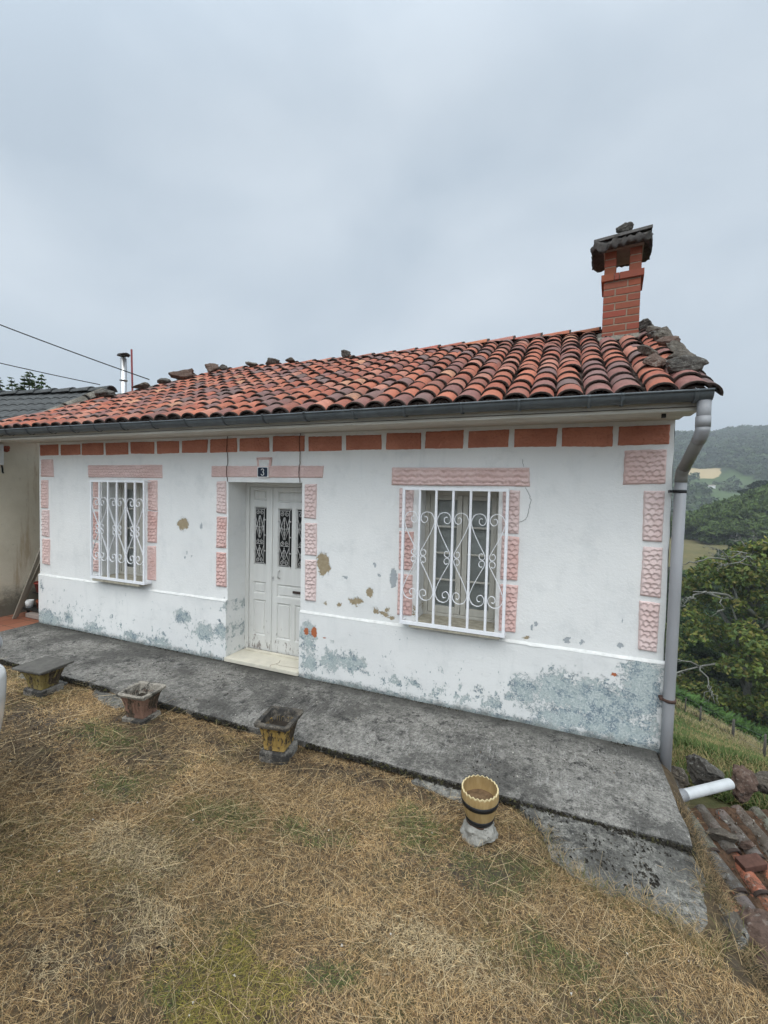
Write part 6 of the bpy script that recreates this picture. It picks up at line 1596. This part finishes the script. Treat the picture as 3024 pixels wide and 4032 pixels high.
# tree behind the neighbour's roof: only its leafy shoots show over the ridge
d0 = AX[2] + AX[0] * (120 - 1512) / CF
bt = CAM + d0 * 13.0; bz = -1.6
ntree = empty('leafy_tree', (bt[0], bt[1], bz)); tag(ntree, 'green tree whose leafy shoots show above the dark roof of the neighbouring house', 'tree')
rng = np.random.default_rng(9); PP = []; m = MB(); m.tube([(0, 0, -.3), (0, .1, 3.0), (0, .1, 5.4)], [.16, .12, .05], 8)
for (du, top, wd) in ((0, 1.0, .30), (-70, .78, .20), (-20, .85, .16), (48, .90, .20), (-118, .80, .20), (22, .62, .3), (-45, .45, .3), (75, .4, .2)):
    off_ = AX[0] * (du / CF * 13.0); zt = 6.25 + top * .62 - 0.02 * abs(du) * .02
    n_ = 90; f = rng.random(n_) ** .8; tier = np.round(f * 9) / 9
    an = rng.random(n_) * 6.28; rr_ = wd * (1.05 - tier * .75) * rng.random(n_) ** .5
    PP.append(np.stack([off_[0] + rr_ * np.cos(an), off_[1] + rr_ * np.sin(an), zt - (1 - tier) * .95 + rng.normal(0, .012, n_)], 1))
    m.tube([(0, 0, 4.6), (off_[0] * .8, off_[1] * .8, 5.4), (off_[0], off_[1], zt)], [.05, .03, .006], 6)
PP.append(np.stack([rng.normal(0, .9, 2500), rng.normal(0, .6, 2500), 4.6 + rng.normal(0, .55, 2500)], 1))
PP = np.concatenate(PP); nn_ = len(PP)
V_ = leaf_quads(PP, rng.uniform(.05, .10, nn_), np.tile(np.array([[0, 0, 2.2]]), (nn_, 1)), rng)
np_obj('crown', V_, np.arange(nn_ * 4).reshape(-1, 4), M['leaf'], np.repeat(np.array(MG)[rng.integers(0, 3, nn_)] * rng.uniform(.7, 1.3, nn_)[:, None], 4, 0), ntree); m.build('trunk', M['bark'], ntree)
# fern strip below the trees
n = 15000; u_ = RNG.uniform(2500, 3150, n); r_ = RNG.uniform(35.5, 41.5, n) 
dx = (u_ - 1512) / CF; D_ = AX[0][None, :2] * dx[:, None] + AX[2][None, :2]; D_ /= np.linalg.norm(D_, axis=1)[:, None]
x = CAM[0] + D_[:, 0] * r_; y = CAM[1] + D_[:, 1] * r_
blade_mesh('fern_strip', np.stack([x, y, gh(x, y) + RNG.uniform(0, .4, n)], 1), RNG.uniform(0, 6.28, n), RNG.uniform(.5, 1.1, n), RNG.uniform(.12, .26, n), RNG.uniform(.2, 1.2, n), RNG.uniform(.3, 1.3, n), np.array(((0.065, 0.135, 0.028), (0.085, 0.16, 0.035), (0.05, 0.10, 0.025)))[RNG.integers(0, 3, n)] * RNG.uniform(.75, 1.2, n)[:, None], M['leaf'], 'bright green bracken along the foot of the trees')
# wire fence across the meadow
fence = empty('wire_fence', ground_at(2800, 32, 0)); tag(fence, 'weathered post and wire fence crossing the sloping meadow', 'fence')
fo = -np.array(ground_at(2800, 32, 0)); tops = []
M['oldpost'] = simple('grey_weathered_post', (0.085, 0.078, 0.068), .95, .3, 12)
for i, (u, r, h, w) in enumerate([(2560, 33.0, 1.1, .06), (2679, 32.0, 1.15, .07), (2736, 30.8, .95, .035), (2800, 29.4, .95, .05), (2935, 25.6, 1.1, .06), (3065, 23.0, 1.1, .05)]):
    x, y, z = ground_at(u, r, 0); p = Vector((x, y, z)) + Vector(fo); le = random.uniform(-.05, .05)
    m = MB(); m.tube([(p.x, p.y, p.z - .3), (p.x + le * .5, p.y, p.z + h * .5), (p.x + le, p.y, p.z + h)], [w, w * .95, w * .85], 7)
    m.build('post', M['oldpost'], fence); tops.append((p.x + le, p.y, p.z, h))
for k in (.35, .62, .88):
    m = MB(); m.tube([(x, y, z + 1.1 * k) for x, y, z, h in tops], .006, 4); m.build('wire', M['zinc'], fence)
FX, FY = at(2742, 525)
# far wooded hillside: hundreds of crowns that read as one mass
n = 8200; yaw = np.radians(RNG.uniform(-4, 36, n)); r_ = np.sqrt(RNG.uniform(255 ** 2, 860 ** 2, n))
x = CAM[0] + r_ * np.sin(yaw); y = CAM[1] + r_ * np.cos(yaw)
cl = fbm(x, y, 201, 4, .011); keep = (cl > .375) | (RNG.random(n) < .12)
keep &= ~((((x - FX) / 17) ** 2 + ((y - FY) / 34) ** 2) < 1)
SX, SY = at(2796, 440)
keep &= ~((np.abs(x - SX) < 9) & (y > SY - 70) & (y < SY + 14))
x, y, r_ = x[keep], y[keep], r_[keep]; n = len(x); z = gh(x, y)
K = 38; R0 = RNG.uniform(1.8, 4.4, n) * (1 + (r_ - 255) / 1500); d = RNG.normal(0, 1, (n, K, 3)); d /= np.linalg.norm(d, axis=2)[..., None]; d[..., 2] = np.abs(d[..., 2])
bump_ = 1 + .22 * np.sin(d[..., 0] * 5 + x[:, None]) * np.cos(d[..., 1] * 5 + y[:, None])
P_ = np.stack([x, y, z + R0 * .3], 1)[:, None, :] + d * (R0[:, None] * bump_)[..., None] * np.array([1, 1, 1.05])
s_ = np.repeat(R0, K) * RNG.uniform(.26, .5, n * K); P_ = P_.reshape(-1, 3)
tint = (np.array(((0.032, 0.058, 0.02), (0.045, 0.075, 0.024), (0.026, 0.046, 0.018), (0.055, 0.08, 0.03)))[RNG.integers(0, 4, n)] * RNG.uniform(.6, 1.45, n)[:, None])
V_ = leaf_quads(P_, s_, d.reshape(-1, 3) * 1.8 + np.array([0, 0, .3]), RNG)
o = np_obj('hillside_woodland', V_, np.arange(len(P_) * 4).reshape(-1, 4), M['leaf'], np.repeat(np.repeat(tint, K, 0) * RNG.uniform(.8, 1.2, n * K)[:, None], 4, 0)); tag(o, 'woods and hedges covering the far misty hillside', 'woodland', kind='stuff')
# two tiny pale farm roofs on the far slope
for i, (u, r, lb) in enumerate(((2789, 447, 'tiny pale farm shed on the far hillside below the tan field, left one'), (2803, 450, 'tiny pale farm shed on the far hillside below the tan field, right one'))):
    x, y, z = ground_at(u, r, 0); s = empty('farm_shed', (x, y, z + 2)); tag(s, lb, 'shed')
    MB().box(-1.3, 1.3, -1.0, 1.0, -2.5, .4).build('wall', M['plaster'], s)
    MB().add([(-1.5, -1.2, .4), (1.5, -1.2, .4), (1.5, 0, 1.1), (-1.5, 0, 1.1), (-1.5, 1.2, .4), (1.5, 1.2, .4)], [(0, 1, 2, 3), (3, 2, 5, 4), (0, 3, 4), (1, 5, 2)]).build('roof', M['slab'], s)

# ------------------------------------------------------------------ air
hz = MB().box(-2700, 2720, -2720, 2700, -70, 290)
hm = bpy.data.materials.new('valley_haze'); hm.use_nodes = True; ht = hm.node_tree; ht.nodes.clear()
ho = ht.nodes.new('ShaderNodeOutputMaterial'); hv = ht.nodes.new('ShaderNodeVolumePrincipled'); hv.inputs['Color'].default_value = (0.86, 0.93, 1.0, 1); hv.inputs['Density'].default_value = 0.00070; hv.inputs['Anisotropy'].default_value = 0.1
ht.links.new(hv.outputs[0], ho.inputs['Volume'])
ho_ = hz.build('haze', hm); tag(ho_, 'thin pale mist filling the valley air', 'haze', kind='stuff')

# ------------------------------------------------------------------ sky and sun
world = bpy.data.worlds.new('World'); scene.world = world; world.use_nodes = True
wt = world.node_tree; wt.nodes.clear()
def wn(ty): return wt.nodes.new(ty)
SUN_EL, SUN_AZ = math.radians(60), math.radians(168)        # azimuth clockwise from +Y
out = wn('ShaderNodeOutputWorld'); bg = wn('ShaderNodeBackground'); tc = wn('ShaderNodeTexCoord')
sky = wn('ShaderNodeTexSky'); sky.sky_type = 'NISHITA'; sky.sun_disc = False; sky.sun_elevation = SUN_EL; sky.sun_rotation = SUN_AZ; sky.air_density = 1.2; sky.dust_density = 4.0
def wmath(op, a, b=0.0):
    nd = wn('ShaderNodeMath'); nd.operation = op
    for i, v in enumerate((a, b)):
        if isinstance(v, (int, float)): nd.inputs[i].default_value = v
        else: wt.links.new(v, nd.inputs[i])
    return nd.outputs[0]
def wmix(f, a, b, mode='MIX'):
    nd = wn('ShaderNodeMix'); nd.data_type = 'RGBA'; nd.blend_type = mode
    for s, v in ((nd.inputs[0], f), (nd.inputs[6], a), (nd.inputs[7], b)):
        if isinstance(v, tuple): s.default_value = (*v, 1)
        elif isinstance(v, (int, float)): s.default_value = v
        else: wt.links.new(v, s)
    return nd.outputs[2]
def wramp(f, stops):
    nd = wn('ShaderNodeValToRGB'); wt.links.new(f, nd.inputs[0]); cr = nd.color_ramp
    while len(cr.elements) < len(stops): cr.elements.new(.5)
    for e, (p, c) in zip(cr.elements, stops): e.position = p; e.color = (*c, 1)
    return nd.outputs[0]
mp = wn('ShaderNodeMapping'); wt.links.new(tc.outputs['Generated'], mp.inputs[0]); mp.inputs['Scale'].default_value = (1, 1, 1.7)
ns = wn('ShaderNodeTexNoise'); wt.links.new(mp.outputs[0], ns.inputs['Vector']); ns.inputs['Scale'].default_value = 2.1; ns.inputs['Detail'].default_value = 5; ns.inputs['Roughness'].default_value = .45; ns.inputs['Distortion'].default_value = .25
SKY_LO, SKY_HI = (4.5, 5.25, 6.0), (6.6, 7.25, 7.85)
cloud = wramp(ns.outputs['Fac'], [(0.34, tuple(v / 10 for v in SKY_LO)), (0.66, tuple(v / 10 for v in SKY_HI))])
sp = wn('ShaderNodeSeparateXYZ'); wt.links.new(tc.outputs['Generated'], sp.inputs[0])
# paler towards the horizon mist
hf = wn('ShaderNodeMapRange'); hf.interpolation_type = 'SMOOTHSTEP'; wt.links.new(sp.outputs[2], hf.inputs[0]); hf.inputs[1].default_value = -.02; hf.inputs[2].default_value = .42; hf.inputs[3].default_value = .6; hf.inputs[4].default_value = 0
cloud = wmix(hf.outputs[0], cloud, (0.58, 0.66, 0.72))
# bright patch added to unseen sky behind the viewer to light the house front
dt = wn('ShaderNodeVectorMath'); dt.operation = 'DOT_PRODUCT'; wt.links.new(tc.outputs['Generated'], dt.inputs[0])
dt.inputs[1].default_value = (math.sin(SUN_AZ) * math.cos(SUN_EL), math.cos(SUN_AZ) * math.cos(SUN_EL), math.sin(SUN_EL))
bf = wn('ShaderNodeMapRange'); bf.interpolation_type = 'SMOOTHSTEP'; wt.links.new(dt.outputs['Value'], bf.inputs[0]); bf.inputs[1].default_value = .15; bf.inputs[2].default_value = .98; bf.inputs[3].default_value = 1.0; bf.inputs[4].default_value = SKYFILL
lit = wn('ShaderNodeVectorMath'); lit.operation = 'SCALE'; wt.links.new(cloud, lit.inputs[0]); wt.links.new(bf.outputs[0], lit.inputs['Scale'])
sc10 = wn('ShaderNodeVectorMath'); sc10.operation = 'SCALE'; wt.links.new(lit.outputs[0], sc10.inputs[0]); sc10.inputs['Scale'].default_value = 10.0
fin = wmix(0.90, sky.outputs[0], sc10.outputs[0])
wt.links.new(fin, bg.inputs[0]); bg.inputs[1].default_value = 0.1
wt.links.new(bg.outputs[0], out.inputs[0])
sl = bpy.data.lights.new('sun', 'SUN'); sl.energy = SUNE; sl.angle = math.radians(50); sl.color = (1.0, 0.94, 0.86)
so = link(bpy.data.objects.new('sun', sl)); sd = Vector((math.sin(SUN_AZ) * math.cos(SUN_EL), math.cos(SUN_AZ) * math.cos(SUN_EL), math.sin(SUN_EL)))
so.rotation_euler = sd.to_track_quat('Z', 'Y').to_euler(); so.location = (7, -20, 30)

# ------------------------------------------------------------------ camera
cam = bpy.data.cameras.new('camera'); co = link(bpy.data.objects.new('camera', cam))
cam.sensor_fit = 'VERTICAL'; cam.sensor_height = 36.0; cam.sensor_width = 27.0; cam.lens = CF / 4032 * 36.0; cam.clip_start = 0.05; cam.clip_end = 6000
r_, u_, f_ = AX
co.matrix_world = Matrix(((r_[0], u_[0], -f_[0], CAM[0]), (r_[1], u_[1], -f_[1], CAM[1]), (r_[2], u_[2], -f_[2], CAM[2]), (0, 0, 0, 1)))
scene.camera = co
scene.view_settings.view_transform = 'Standard'; scene.view_settings.look = 'None'; scene.view_settings.exposure = EXPO; scene.view_settings.gamma = 1.0
scene.cycles.max_bounces = 8; scene.cycles.diffuse_bounces = 3; scene.cycles.glossy_bounces = 3; scene.cycles.transparent_max_bounces = 8; scene.cycles.volume_bounces = 0
scene.cycles.use_denoising = True
